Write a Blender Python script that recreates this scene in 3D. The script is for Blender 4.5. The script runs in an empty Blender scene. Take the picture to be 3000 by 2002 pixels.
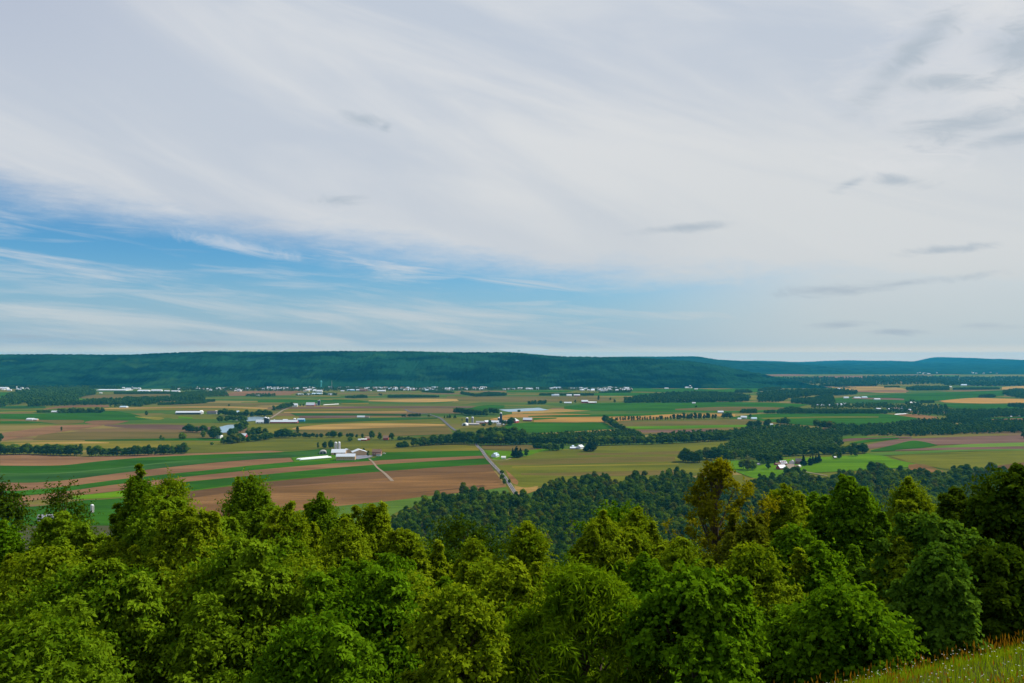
import bpy, bmesh, math, random
import numpy as np
from mathutils import Vector, Matrix

SC = bpy.context.scene
COL = SC.collection
rad = math.radians
rng = np.random.default_rng(7)
random.seed(7)

# ------------------------------------------------------------------ camera
H = 240.0                     # eye height above the valley floor (m)
FPX = 2355.0                  # focal length in photo pixels (3000 wide)
PITCH = math.atan(39.0 / FPX)
cam = bpy.data.cameras.new('camera')
cam.sensor_width = 36.0
cam.lens = FPX / 3000.0 * 36.0
cam.clip_start = 0.5
cam.clip_end = 60000.0
camo = bpy.data.objects.new('camera', cam)
camo.location = (0, 0, H)
camo.rotation_euler = (math.pi / 2 + PITCH, 0, 0)
COL.objects.link(camo)
SC.camera = camo

# ------------------------------------------------------------------ sun
SUN_DIR = Vector((0.78, 0.34, 0.80)).normalized()      # towards the sun
SUN_EL = math.asin(SUN_DIR.z)
SUN_AZ = math.atan2(SUN_DIR.x, SUN_DIR.y)
sl = bpy.data.lights.new('sun', 'SUN')
sl.energy = 5.0
sl.angle = rad(0.6)
sl.color = (1.0, 0.94, 0.84)
so = bpy.data.objects.new('sun', sl)
so.rotation_euler = SUN_DIR.to_track_quat('Z', 'Y').to_euler()
so.location = (300, -200, 600)
COL.objects.link(so)

# ------------------------------------------------------------------ exposure
SC.view_settings.view_transform = 'Standard'
SC.view_settings.look = 'None'
SC.view_settings.exposure = 0.0
SC.view_settings.gamma = 1.0
SC.view_settings.use_curve_mapping = False
HAZE = 2.7e-5
SC.cycles.max_bounces = 6
SC.cycles.volume_bounces = 1
SC.cycles.transparent_max_bounces = 8

# ------------------------------------------------------------------ sky
world = bpy.data.worlds.new('World')
SC.world = world
world.use_nodes = True
wt = world.node_tree
for n in list(wt.nodes):
    wt.nodes.remove(n)


class NT:
    """small helper to wire node trees"""
    def __init__(self, tree):
        self.t = tree

    def n(self, typ, **kw):
        nd = self.t.nodes.new(typ)
        for k, v in kw.items():
            setattr(nd, k, v)
        return nd

    def put(self, sock, v):
        if isinstance(v, bpy.types.NodeSocket):
            self.t.links.new(v, sock)
        elif v is not None:
            if isinstance(v, (tuple, list)) and len(v) == 3 and sock.type == 'RGBA':
                v = (*v, 1)
            sock.default_value = v

    def m(self, op, a, b=None, c=None, clamp=False):
        nd = self.n('ShaderNodeMath', operation=op)
        nd.use_clamp = clamp
        self.put(nd.inputs[0], a)
        if b is not None: self.put(nd.inputs[1], b)
        if c is not None: self.put(nd.inputs[2], c)
        return nd.outputs[0]

    def mix(self, f, a, b, blend='MIX'):
        nd = self.n('ShaderNodeMix', data_type='RGBA', blend_type=blend)
        self.put(nd.inputs[0], f)
        self.put(nd.inputs[6], a)
        self.put(nd.inputs[7], b)
        return nd.outputs[2]

    def comb(self, x, y, z=0.0):
        nd = self.n('ShaderNodeCombineXYZ')
        self.put(nd.inputs[0], x); self.put(nd.inputs[1], y); self.put(nd.inputs[2], z)
        return nd.outputs[0]

    def noise(self, vec, scale=1.0, detail=4.0, rough=0.55, dist=0.0):
        nd = self.n('ShaderNodeTexNoise')
        self.put(nd.inputs['Vector'], vec)
        nd.inputs['Scale'].default_value = scale
        nd.inputs['Detail'].default_value = detail
        nd.inputs['Roughness'].default_value = rough
        nd.inputs['Distortion'].default_value = dist
        return nd.outputs[0]

    def ss(self, v, lo, hi, a=0.0, b=1.0):
        nd = self.n('ShaderNodeMapRange', interpolation_type='SMOOTHSTEP')
        self.put(nd.inputs[0], v)
        for i, q in ((1, lo), (2, hi), (3, a), (4, b)):
            self.put(nd.inputs[i], q)
        return nd.outputs[0]


W = NT(wt)
tc = W.n('ShaderNodeTexCoord')
sep = W.n('ShaderNodeSeparateXYZ')
wt.links.new(tc.outputs['Generated'], sep.inputs[0])
X, Y, Z = sep.outputs
az = W.m('ARCTAN2', X, Y)
el = W.m('ARCSINE', Z)
sky = W.n('ShaderNodeTexSky', sky_type='NISHITA')
sky.sun_disc = False
sky.sun_elevation = SUN_EL
sky.sun_rotation = SUN_AZ
sky.altitude = 400
sky.air_density = 1.0
sky.dust_density = 0.6
sky.ozone_density = 1.5
skyc = W.mix(1.0, sky.outputs[0], (0.36, 0.80, 1.10), 'MULTIPLY')
hz = W.ss(el, 0.0, 0.13, 1.0, 0.0)
skyc = W.mix(W.m('MULTIPLY', hz, 0.9), skyc, (3.7, 4.95, 6.1))
# broad veil of high cloud, clear band low on the left
warp = W.m('SUBTRACT', W.noise(W.comb(W.m('MULTIPLY', az, 3.0), W.m('MULTIPLY', el, 12.0)), 1.0, 8.0, 0.68), 0.5)
edge = W.m('SUBTRACT', W.m('MULTIPLY_ADD', az, -0.105, 0.096), W.m('MULTIPLY', warp, 0.115))
veil = W.ss(W.m('SUBTRACT', el, edge), -0.022, 0.046)
right = W.ss(az, 0.05, 0.42)
veil = W.m('MAXIMUM', veil, W.m('MULTIPLY', right, 0.93))
# thin streaks inside the clear band
st = W.noise(W.comb(W.m('MULTIPLY', az, 3.2), W.m('MULTIPLY_ADD', el, 34.0, W.m('MULTIPLY', az, 3.6)), 3.1), 1.0, 6.0, 0.6, 0.5)
st = W.ss(st, 0.43, 0.70, 0.0, 0.80)
st2 = W.noise(W.comb(W.m('MULTIPLY', az, 8.0), W.m('MULTIPLY', el, 90.0), 8.7), 1.0, 3.0, 0.5)
st2 = W.ss(st2, 0.50, 0.76, 0.0, 0.45)
st = W.m('MAXIMUM', st, st2)
veil = W.m('MAXIMUM', veil, st)
# tone of the veil : soft, diagonal, bluish-grey to warm white
vv = W.comb(W.m('MULTIPLY_ADD', az, 2.2, W.m('MULTIPLY', el, 2.0)), W.m('MULTIPLY_ADD', el, 6.5, W.m('MULTIPLY', az, 1.6)), 5.0)
tone = W.noise(vv, 1.25, 6.0, 0.52, 0.7)
tone = W.ss(tone, 0.33, 0.66)
fine = W.noise(W.comb(W.m('MULTIPLY', az, 6.0), W.m('MULTIPLY_ADD', el, 20.0, W.m('MULTIPLY', az, 6.0)), 1.3), 1.0, 6.0, 0.62, 0.4)
tone = W.m('MULTIPLY_ADD', W.m('SUBTRACT', fine, 0.5), 0.35, tone, clamp=True)
cl = W.mix(tone, (5.35, 5.95, 6.85), (7.1, 7.3, 7.55))
# warmer and a little brighter low on the right
cl = W.mix(W.m('MULTIPLY', W.ss(el, 0.40, 0.06), W.ss(az, -0.35, 0.35, 0.25, 0.8)), cl, (6.35, 6.65, 6.75))
lowg = W.ss(el, 0.13, 0.0, 0.0, 0.75)
cl = W.mix(lowg, cl, (5.0, 5.8, 6.0))
# darker corner, upper left
cl = W.mix(W.m('MULTIPLY', W.ss(az, -0.30, -0.62), W.ss(el, 0.22, 0.42, 0, 0.6)), cl, (4.0, 4.6, 6.0))
skyc = W.mix(veil, skyc, cl)
# small grey clouds in front of the veil, with lit tops
dn = W.noise(W.comb(W.m('MULTIPLY', az, 15.0), W.m('MULTIPLY_ADD', el, 44.0, W.m('MULTIPLY', az, 4.0)), 2.2), 1.0, 8.0, 0.68, 0.9)
dn = W.m('SUBTRACT', dn, 0.5)


def blob(px, py, wx, wy, tilt=0.0):
    a0 = math.atan((px - 1500) / FPX)
    e0 = math.atan((1040 - py) / FPX * math.cos(a0))
    ra, re = wx / FPX, wy / FPX
    da = W.m('SUBTRACT', az, a0)
    de = W.m('SUBTRACT', el, e0)
    de = W.m('SUBTRACT', de, W.m('MULTIPLY', da, tilt))
    q = W.m('SQRT', W.m('ADD', W.m('POWER', W.m('ABSOLUTE', W.m('DIVIDE', da, ra)), 2.0),
                        W.m('POWER', W.m('ABSOLUTE', W.m('DIVIDE', de, re)), 2.0)))
    q = W.m('MULTIPLY_ADD', dn, 4.6, q)
    return W.ss(q, 1.7, -0.3)


def many(lst, op='MAXIMUM'):
    r = None
    for b in lst:
        q = blob(*b)
        r = q if r is None else W.m(op, r, q)
    return r


bright = many([(2790, 180, 230, 110, 0.1), (2800, 320, 220, 55, 0.1), (2640, 490, 130, 36, 0.0), (2750, 400, 190, 60, 0.1),
               (690, 722, 130, 14, -0.15)])
skyc = W.mix(W.m('MULTIPLY', bright, 0.55), skyc, (7.3, 7.4, 7.6))
dark = many([(2665, 165, 110, 40, 0.75), (2780, 235, 110, 24, -0.1), (2840, 362, 150, 34, 0.08), (2495, 537, 38, 14, 0.3),
             (2640, 528, 66, 16, -0.15), (2990, 130, 60, 60, 0.0), (2400, 850, 120, 12, 0.05), (2600, 838, 190, 11, 0.10),
             (1065, 348, 52, 15, -0.1), (1128, 370, 16, 13, 0), (2000, 668, 110, 10, 0.05), (1000, 588, 70, 12, 0.05),
             (2460, 952, 60, 8, 0), (2640, 972, 90, 7, 0), (2880, 955, 90, 7, 0), (80, 985, 90, 6, 0), (590, 1008, 90, 7, 0), (2980, 400, 90, 20, 0), (2790, 730, 90, 9, 0.05)])
skyc = W.mix(W.m('MULTIPLY', dark, 0.66), skyc, (3.7, 4.5, 5.3))
# pale glow just over the horizon
skyc = W.mix(W.ss(el, 0.014, -0.001), skyc, W.mix(right, (6.8, 6.9, 6.1), (8.3, 7.3, 6.0)))
bg = W.n('ShaderNodeBackground')
wt.links.new(skyc, bg.inputs[0])
bg.inputs[1].default_value = 0.1
wo = W.n('ShaderNodeOutputWorld')
wt.links.new(bg.outputs[0], wo.inputs[0])

# ------------------------------------------------------------------ helpers
CT, ST = math.cos(PITCH), math.sin(PITCH)


def ray(px, py):
    cx = (px - 1500.0) / FPX
    cy = -(py - 1001.0) / FPX
    return cx, CT - cy * ST, ST + cy * CT


def at(px, py, z=0.0):
    """photo pixel -> point of the horizontal plane z"""
    dx, dy, dz = ray(px, py)
    t = (z - H) / dz
    return Vector((dx * t, dy * t, z))


def atd(px, py, d):
    """photo pixel -> point at depth y = d"""
    dx, dy, dz = ray(px, py)
    t = d / dy
    return Vector((dx * t, d, H + dz * t))


def project(x, y, z):
    zc = y * CT + (z - H) * ST
    yc = -y * ST + (z - H) * CT
    return 1500 + FPX * x / zc, 1001 - FPX * yc / zc


K = 600.0 / 1882.0


def Q(x0, s):
    """'u,v u,v' read off an enlarged strip of the photo starting at x0 -> photo pixels"""
    r = []
    for p in s.split():
        u, v = p.split(',')
        r.append((x0 + float(u) * K, 1000 + float(v) * K))
    return r


def smooth_line(pts, step=5):
    if len(pts) < 3:
        return pts
    out = []
    n = len(pts)
    for i in range(n - 1):
        p0 = pts[max(i - 1, 0)]; p1 = pts[i]; p2 = pts[i + 1]; p3 = pts[min(i + 2, n - 1)]
        for k in range(step):
            t = k / step
            o = []
            for c in (0, 1):
                m1 = (p2[c] - p0[c]) * 0.5
                m2 = (p3[c] - p1[c]) * 0.5
                t2, t3 = t * t, t * t * t
                o.append((2 * t3 - 3 * t2 + 1) * p1[c] + (t3 - 2 * t2 + t) * m1 + (-2 * t3 + 3 * t2) * p2[c] + (t3 - t2) * m2)
            out.append(tuple(o))
    out.append(pts[-1])
    return out


def tag(o, label=None, cat=None, group=None, kind=None):
    if label: o['label'] = label
    if cat: o['category'] = cat
    if group: o['group'] = group
    if kind: o['kind'] = kind
    return o


def thing(name, label, cat, loc=(0, 0, 0), rotz=0.0, group=None):
    o = bpy.data.objects.new(name, None)
    o.empty_display_size = 0.5
    o.location = loc
    o.rotation_euler = (0, 0, rotz)
    COL.objects.link(o)
    return tag(o, label, cat, group)


def link_mesh(name, me, parent=None):
    o = bpy.data.objects.new(name, me)
    COL.objects.link(o)
    if parent is not None:
        o.parent = parent
    return o


def np_mesh(name, verts, faces, mat=None, attr=None, smooth=False):
    """verts (N,3); faces (M,k) int array, or list of such arrays"""
    me = bpy.data.meshes.new(name)
    verts = np.asarray(verts, dtype=np.float32)
    if not isinstance(faces, list):
        faces = [faces]
    faces = [np.asarray(f, dtype=np.int32) for f in faces if len(f)]
    me.vertices.add(len(verts))
    me.vertices.foreach_set('co', verts.ravel())
    nl = sum(f.size for f in faces)
    npoly = sum(len(f) for f in faces)
    me.loops.add(nl)
    me.polygons.add(npoly)
    me.loops.foreach_set('vertex_index', np.concatenate([f.ravel() for f in faces]))
    starts = []
    s = 0
    for f in faces:
        k = f.shape[1]
        starts.append(s + np.arange(len(f)) * k)
        s += f.size
    me.polygons.foreach_set('loop_start', np.concatenate(starts).astype(np.int32))
    if smooth:
        me.polygons.foreach_set('use_smooth', np.ones(npoly, dtype=bool))
    if attr is not None:
        for an, av in attr.items():
            a = me.attributes.new(an, 'FLOAT', 'POINT')
            a.data.foreach_set('value', np.asarray(av, dtype=np.float32))
    me.update(calc_edges=True)
    if mat is not None:
        me.materials.append(mat)
    return me


class MB:
    """collects simple solids, builds ONE mesh"""
    def __init__(self):
        self.v = []; self.f = []

    def add(self, vs, fs):
        b = len(self.v)
        self.v += [tuple(v) for v in vs]
        self.f += [tuple(i + b for i in f) for f in fs]
        return self

    def box(self, x0, x1, y0, y1, z0, z1):
        return self.add([(x0, y0, z0), (x1, y0, z0), (x1, y1, z0), (x0, y1, z0), (x0, y0, z1), (x1, y0, z1), (x1, y1, z1), (x0, y1, z1)],
                        [(0, 3, 2, 1), (4, 5, 6, 7), (0, 1, 5, 4), (1, 2, 6, 5), (2, 3, 7, 6), (3, 0, 4, 7)])

    def tube(self, pts, radii, seg=8, cap=True):
        pts = [Vector(p) for p in pts]
        rings = []
        for i, p in enumerate(pts):
            d = (pts[min(i + 1, len(pts) - 1)] - pts[max(i - 1, 0)]).normalized()
            a = d.orthogonal().normalized()
            if abs(d.z) > 0.9: a = (Vector((1, 0, 0)) - d * d.x).normalized()
            b = d.cross(a)
            rings.append([p + (a * math.cos(2 * math.pi * k / seg) + b * math.sin(2 * math.pi * k / seg)) * radii[i] for k in range(seg)])
        vs = [v for r in rings for v in r]
        fs = []
        for i in range(len(pts) - 1):
            for k in range(seg):
                k2 = (k + 1) % seg
                fs.append((i * seg + k, i * seg + k2, (i + 1) * seg + k2, (i + 1) * seg + k))
        if cap:
            fs.append(tuple(range(seg))[::-1])
            fs.append(tuple((len(pts) - 1) * seg + k for k in range(seg)))
        return self.add(vs, fs)

    def build(self, name, mat, parent=None, smooth=False):
        me = bpy.data.meshes.new(name)
        me.from_pydata(self.v, [], self.f)
        me.materials.append(mat)
        if smooth:
            for p in me.polygons: p.use_smooth = True
        return link_mesh(name, me, parent)


# ------------------------------------------------------------------ materials
def new_mat(name):
    m = bpy.data.materials.new(name)
    m.use_nodes = True
    nt = m.node_tree
    for n in list(nt.nodes):
        nt.nodes.remove(n)
    T = NT(nt)
    out = T.n('ShaderNodeOutputMaterial')
    return m, T, out


def bsdf(T, out, color, rough=0.8, metal=0.0, spec=0.3):
    b = T.n('ShaderNodeBsdfPrincipled')
    T.put(b.inputs['Base Color'], color)
    b.inputs['Roughness'].default_value = rough
    b.inputs['Metallic'].default_value = metal
    b.inputs['Specular IOR Level'].default_value = spec
    T.t.links.new(b.outputs[0], out.inputs[0])
    return b


def mul(c, k):
    return tuple(x * k for x in c)


def field_mat(name, c, var=0.22, c2=None, streak=0.24):
    m, T, out = new_mat(name)
    g = T.n('ShaderNodeNewGeometry')
    oi = T.n('ShaderNodeObjectInfo')
    sp = T.n('ShaderNodeSeparateXYZ')
    T.t.links.new(g.outputs['Position'], sp.inputs[0])
    x, y = sp.outputs[0], sp.outputs[1]
    off = T.m('MULTIPLY', oi.outputs['Random'], 900.0)
    big = T.noise(T.comb(T.m('MULTIPLY', x, 0.0028), T.m('MULTIPLY', y, 0.009), off), 1.0, 5.0, 0.6)
    rows = T.noise(T.comb(T.m('MULTIPLY', x, 0.004), T.m('MULTIPLY_ADD', x, -0.02, T.m('MULTIPLY', y, 0.16)), off), 1.0, 3.0, 0.6)
    fine = T.noise(T.comb(T.m('MULTIPLY', x, 0.25), T.m('MULTIPLY', y, 0.12), off), 1.0, 3.0, 0.7)
    c2 = c2 or mul(c, 0.72)
    hi = tuple(min(1, q * (1 + var)) for q in c)
    a = T.mix(T.ss(big, 0.34, 0.68), c2, hi)
    k = T.m('MULTIPLY_ADD', T.m('SUBTRACT', rows, 0.5), streak * 4, 1.0)
    k = T.m('MULTIPLY', k, T.m('MULTIPLY_ADD', T.m('SUBTRACT', fine, 0.5), 0.35, 1.0))
    k = T.m('MULTIPLY', k, T.m('MULTIPLY_ADD', oi.outputs['Random'], 0.2, 0.9))
    kc = T.n('ShaderNodeCombineColor')
    for i in range(3): T.put(kc.inputs[i], k)
    a = T.mix(1.0, a, kc.outputs[0], 'MULTIPLY')
    bsdf(T, out, a, 1.0, spec=0.0)
    return m


FM = {
    'green': field_mat('green_crop', (0.025, 0.083, 0.002), c2=(0.019, 0.064, 0.002)),
    'dgreen': field_mat('dark_green_crop', (0.024, 0.064, 0.006)),
    'blue': field_mat('blue_green_crop', (0.028, 0.074, 0.010), c2=(0.020, 0.056, 0.009)),
    'sage': field_mat('sage_crop', (0.044, 0.099, 0.020)),
    'lime': field_mat('lime_meadow', (0.070, 0.146, 0.001), c2=(0.049, 0.116, 0.001)),
    'pale': field_mat('pale_green_crop', (0.085, 0.139, 0.018), c2=(0.061, 0.114, 0.015)),
    'olive': field_mat('olive_meadow', (0.091, 0.091, 0.008), c2=(0.065, 0.074, 0.008)),
    'gold': field_mat('golden_meadow', (0.138, 0.112, 0.011), c2=(0.096, 0.096, 0.010)),
    'yellow': field_mat('yellow_crop', (0.181, 0.157, 0.018)),
    'khaki': field_mat('sprouting_soil', (0.107, 0.075, 0.022), c2=(0.084, 0.074, 0.015)),
    'soil': field_mat('brown_soil', streak=0.34, c=(0.168, 0.088, 0.032), c2=(0.117, 0.061, 0.022)),
    'dsoil': field_mat('dark_soil', streak=0.3, c=(0.109, 0.059, 0.025), c2=(0.087, 0.047, 0.020)),
    'pink': field_mat('pinkish_soil', (0.164, 0.087, 0.041), c2=(0.132, 0.069, 0.033)),
    'purple': field_mat('mauve_soil', (0.121, 0.069, 0.050), c2=(0.100, 0.057, 0.040)),
    'tan': field_mat('ripe_grain', (0.287, 0.182, 0.051), c2=(0.227, 0.144, 0.041)),
    'orange': field_mat('cut_stubble', (0.303, 0.170, 0.039), c2=(0.250, 0.136, 0.034)),
}


def plain(name, c, rough=0.7, metal=0.0, spec=0.3, var=0.12, scale=0.6):
    m, T, out = new_mat(name)
    g = T.n('ShaderNodeTexCoord')
    n = T.noise(g.outputs['Object'], scale, 4.0, 0.6)
    a = T.mix(T.ss(n, 0.3, 0.7), mul(c, 1 - var), tuple(min(0.95, q * (1 + var)) for q in c))
    if name in ('road_asphalt', 'track_gravel', 'grey_paving'): rough, spec = 1.0, 0.0
    bsdf(T, out, a, rough, metal, spec)
    return m


PM = {
    'white': plain('white_paint', (0.70, 0.71, 0.70), var=0.05),
    'whiteroof': plain('white_metal_roof', (0.60, 0.64, 0.70), 0.45, var=0.04),
    'blueroof': plain('pale_blue_roof', (0.45, 0.60, 0.72), 0.5),
    'greyroof': plain('grey_roof', (0.30, 0.30, 0.32)),
    'brownroof': plain('brown_shingle_roof', (0.20, 0.115, 0.075)),
    'darkroof': plain('dark_roof', (0.10, 0.075, 0.08)),
    'tan': plain('tan_siding', (0.50, 0.32, 0.17)),
    'cream': plain('cream_siding', (0.75, 0.66, 0.42)),
    'red': plain('red_barn_siding', (0.36, 0.035, 0.03)),
    'grey': plain('weathered_grey', (0.32, 0.31, 0.31)),
    'brick': plain('brick_wall', (0.30, 0.13, 0.09)),
    'glass': plain('window_glass', (0.03, 0.04, 0.05), 0.15, spec=0.6),
    'doorway': plain('dark_doorway', (0.03, 0.03, 0.032)),
    'concrete': plain('silo_concrete', (0.50, 0.46, 0.44), var=0.15, scale=0.25),
    'silo': plain('dark_blue_silo', (0.022, 0.030, 0.055), 0.35, spec=0.5),
    'dome': plain('silo_dome_metal', (0.70, 0.72, 0.74), 0.35, 0.3),
    'plastic': plain('white_plastic_wrap', (0.84, 0.86, 0.88), 0.35, spec=0.5, var=0.03),
    'aqua': plain('aqua_paint', (0.10, 0.45, 0.48)),
    'bluewall': plain('blue_panels', (0.05, 0.28, 0.50)),
    'rubber': plain('black_rubber', (0.02, 0.02, 0.02)),
    'bark': plain('tree_bark', (0.085, 0.065, 0.045), 0.9, var=0.4, scale=6.0),
    'paving': plain('grey_paving', (0.20, 0.20, 0.23), var=0.15, scale=0.1),
    'dirt': plain('track_gravel', (0.24, 0.19, 0.14), var=0.15, scale=0.1),
    'asphalt': plain('road_asphalt', (0.115, 0.112, 0.122), var=0.15, scale=0.05),
    'line': plain('road_marking', (0.45, 0.43, 0.36)),
}


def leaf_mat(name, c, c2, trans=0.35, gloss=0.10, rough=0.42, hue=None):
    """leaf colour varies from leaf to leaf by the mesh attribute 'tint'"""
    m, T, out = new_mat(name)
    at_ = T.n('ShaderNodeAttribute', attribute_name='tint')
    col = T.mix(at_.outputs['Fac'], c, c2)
    if hue:
        oi = T.n('ShaderNodeObjectInfo')
        col = T.mix(oi.outputs['Random'], col, T.mix(1.0, col, hue, 'MULTIPLY'))
    d = T.n('ShaderNodeBsdfDiffuse')
    T.put(d.inputs[0], col)
    tr = T.n('ShaderNodeBsdfTranslucent')
    T.put(tr.inputs[0], T.mix(1.0, col, (1.25, 1.15, 0.55), 'MULTIPLY'))
    mx = T.n('ShaderNodeMixShader')
    mx.inputs[0].default_value = trans
    T.t.links.new(d.outputs[0], mx.inputs[1])
    T.t.links.new(tr.outputs[0], mx.inputs[2])
    last = mx.outputs[0]
    if gloss > 0:
        g = T.n('ShaderNodeBsdfGlossy')
        g.inputs['Roughness'].default_value = rough
        T.put(g.inputs[0], (0.9, 0.95, 0.9))
        fr = T.n('ShaderNodeFresnel')
        fr.inputs[0].default_value = 1.35
        mg = T.n('ShaderNodeMixShader')
        T.put(mg.inputs[0], T.m('MULTIPLY', fr.outputs[0], gloss * 6))
        T.t.links.new(last, mg.inputs[1])
        T.t.links.new(g.outputs[0], mg.inputs[2])
        last = mg.outputs[0]
    T.t.links.new(last, out.inputs[0])
    return m


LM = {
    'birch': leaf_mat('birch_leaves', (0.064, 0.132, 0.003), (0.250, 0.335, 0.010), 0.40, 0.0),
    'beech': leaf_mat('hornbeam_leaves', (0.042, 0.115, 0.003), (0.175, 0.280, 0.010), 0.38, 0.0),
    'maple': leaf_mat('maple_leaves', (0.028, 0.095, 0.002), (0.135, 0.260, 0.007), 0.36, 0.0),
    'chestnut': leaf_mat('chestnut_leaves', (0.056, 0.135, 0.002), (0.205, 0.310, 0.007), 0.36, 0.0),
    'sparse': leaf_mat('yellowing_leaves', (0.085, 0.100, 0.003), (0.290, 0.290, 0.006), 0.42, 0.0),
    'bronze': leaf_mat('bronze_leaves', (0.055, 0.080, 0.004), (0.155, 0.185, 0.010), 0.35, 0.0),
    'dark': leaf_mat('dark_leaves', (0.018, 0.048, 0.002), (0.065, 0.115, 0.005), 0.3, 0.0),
    'vine': leaf_mat('vine_leaves', (0.024, 0.080, 0.004), (0.110, 0.215, 0.016), 0.38, 0.0),
    'mid': leaf_mat('wood_leaves', (0.032, 0.086, 0.002), (0.140, 0.235, 0.006), 0.25, 0.0, hue=(1.7, 1.35, 0.8)),
    'mid_dark': leaf_mat('dark_wood_leaves', (0.019, 0.056, 0.003), (0.066, 0.132, 0.008), 0.2, 0.0, hue=(1.3, 1.2, 0.9)),  # darker leaf colour, so crowns of the wood differ in tone
    'mid_olive': leaf_mat('olive_wood_leaves', (0.050, 0.080, 0.003), (0.150, 0.200, 0.008), 0.3, 0.0, hue=(1.3, 1.0, 0.9)),
    'field': leaf_mat('field_tree_leaves', (0.022, 0.058, 0.003), (0.072, 0.135, 0.007), 0.2, 0.0, hue=(1.5, 1.35, 0.9)),
    'conifer': leaf_mat('conifer_needles', (0.010, 0.028, 0.008), (0.026, 0.050, 0.012), 0.1, 0.0),
    'far': leaf_mat('far_wood_leaves', (0.018, 0.052, 0.003), (0.070, 0.135, 0.007), 0.15, 0.0, hue=(1.3, 1.25, 1.0)),
}

# ------------------------------------------------------------------ terrain
def sstep(a, b, x):
    t = np.clip((x - a) / (b - a), 0, 1)
    return t * t * (3 - 2 * t)


def hill_z(x, y):
    x = np.asarray(x, float); y = np.asarray(y, float)
    near = 236.66 + 0.22 * (x - 5.73) - 0.25 * (y - 9.0)
    near = np.minimum(near, 239.5)
    base = 238.0 * np.clip(1 - y / 1150.0, 0, 1) ** 1.7 - 9.0 * sstep(8, 26, y) * (1 - sstep(700, 1100, y))
    w = sstep(9.0, 13.0, y)
    z = near * (1 - w) + base * w
    return np.where(y < 9.0, near, z)


def hz1(x, y):
    return float(hill_z(x, y))


def grid_mesh(name, xs, ys, zf, mat, smooth=True):
    XX, YY = np.meshgrid(xs, ys)
    ZZ = zf(XX, YY)
    v = np.stack([XX, YY, ZZ], -1).reshape(-1, 3)
    nx, ny = len(xs), len(ys)
    i = (np.arange(ny - 1)[:, None] * nx + np.arange(nx - 1)[None, :]).ravel()
    f = np.stack([i, i + 1, i + 1 + nx, i + nx], -1)
    return np_mesh(name, v, f, mat, smooth=smooth)


# valley floor : one sheet, patchwork of small fields where nothing else is laid over it
m, T, out = new_mat('valley_floor')
g = T.n('ShaderNodeNewGeometry')
sp = T.n('ShaderNodeSeparateXYZ')
T.t.links.new(g.outputs['Position'], sp.inputs[0])
gx, gy = sp.outputs[0], sp.outputs[1]
wv = T.noise(T.comb(T.m('MULTIPLY', gx, 0.0006), T.m('MULTIPLY', gy, 0.0012)), 1.0, 2.0)
vo = T.n('ShaderNodeTexVoronoi', distance='CHEBYCHEV')
T.put(vo.inputs['Vector'], T.comb(T.m('MULTIPLY_ADD', gx, 0.0016, T.m('MULTIPLY', wv, 1.0)), T.m('MULTIPLY_ADD', gy, 0.0062, T.m('MULTIPLY', wv, 3.0))))
vo.inputs['Scale'].default_value = 1.0
vo.inputs['Randomness'].default_value = 0.9
sc_ = T.n('ShaderNodeSeparateColor')
T.t.links.new(vo.outputs['Color'], sc_.inputs[0])
rp = T.n('ShaderNodeValToRGB')
rp.color_ramp.interpolation = 'CONSTANT'
els = rp.color_ramp.elements
cols = [(0.0, (0.101, 0.105, 0.012)), (0.30, (0.049, 0.090, 0.011)), (0.48, (0.124, 0.105, 0.022)), (0.62, (0.083, 0.098, 0.013)),
        (0.74, (0.135, 0.086, 0.036)), (0.83, (0.060, 0.098, 0.012)), (0.92, (0.180, 0.135, 0.038))]
els[0].position, els[0].color = 0.0, (*cols[0][1], 1)
els[1].position, els[1].color = cols[1][0], (*cols[1][1], 1)
for p_, c_ in cols[2:]:
    e = els.new(p_); e.color = (*c_, 1)
T.put(rp.inputs[0], sc_.outputs[0])
rows = T.noise(T.comb(T.m('MULTIPLY', gx, 0.003), T.m('MULTIPLY', gy, 0.10)), 1.0, 4.0, 0.6)
big = T.noise(T.comb(T.m('MULTIPLY', gx, 0.002), T.m('MULTIPLY', gy, 0.006)), 1.0, 4.0, 0.6)
kk = T.m('MULTIPLY', T.m('MULTIPLY_ADD', rows, 0.8, 0.6), T.m('MULTIPLY_ADD', big, 0.7, 0.65))
kc = T.n('ShaderNodeCombineColor')
for i in range(3): T.put(kc.inputs[i], kk)
bsdf(T, out, T.mix(1.0, rp.outputs[0], kc.outputs[0], 'MULTIPLY'), 1.0, spec=0.0)
VALLEY = m
me = np_mesh('ground', [(-16000, -600, -0.4), (16000, -600, -0.4), (16000, 20800, -0.4), (-16000, 20800, -0.4)], np.array([[0, 1, 2, 3]]), VALLEY)
tag(link_mesh('ground', me), kind='structure')

m, T, out = new_mat('hillside_soil')
g = T.n('ShaderNodeNewGeometry')
n1 = T.noise(g.outputs['Position'], 0.6, 6.0, 0.65)
n2 = T.noise(g.outputs['Position'], 6.0, 5.0, 0.7)
bsdf(T, out, T.mix(n2, T.mix(n1, (0.020, 0.028, 0.008), (0.055, 0.065, 0.018)), (0.07, 0.06, 0.025)), 1.0, spec=0.05)
xs = np.unique(np.concatenate([np.linspace(-900, -30, 40), np.linspace(-30, 30, 121), np.linspace(30, 900, 40)]))
ys = np.unique(np.concatenate([np.linspace(-60, 4, 17), np.linspace(4, 16, 61), np.linspace(16, 60, 45), np.linspace(60, 1150, 80)]))
hillside = link_mesh('hillside', grid_mesh('hillside', xs, ys, hill_z, m))
tag(hillside, kind='structure')


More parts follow.
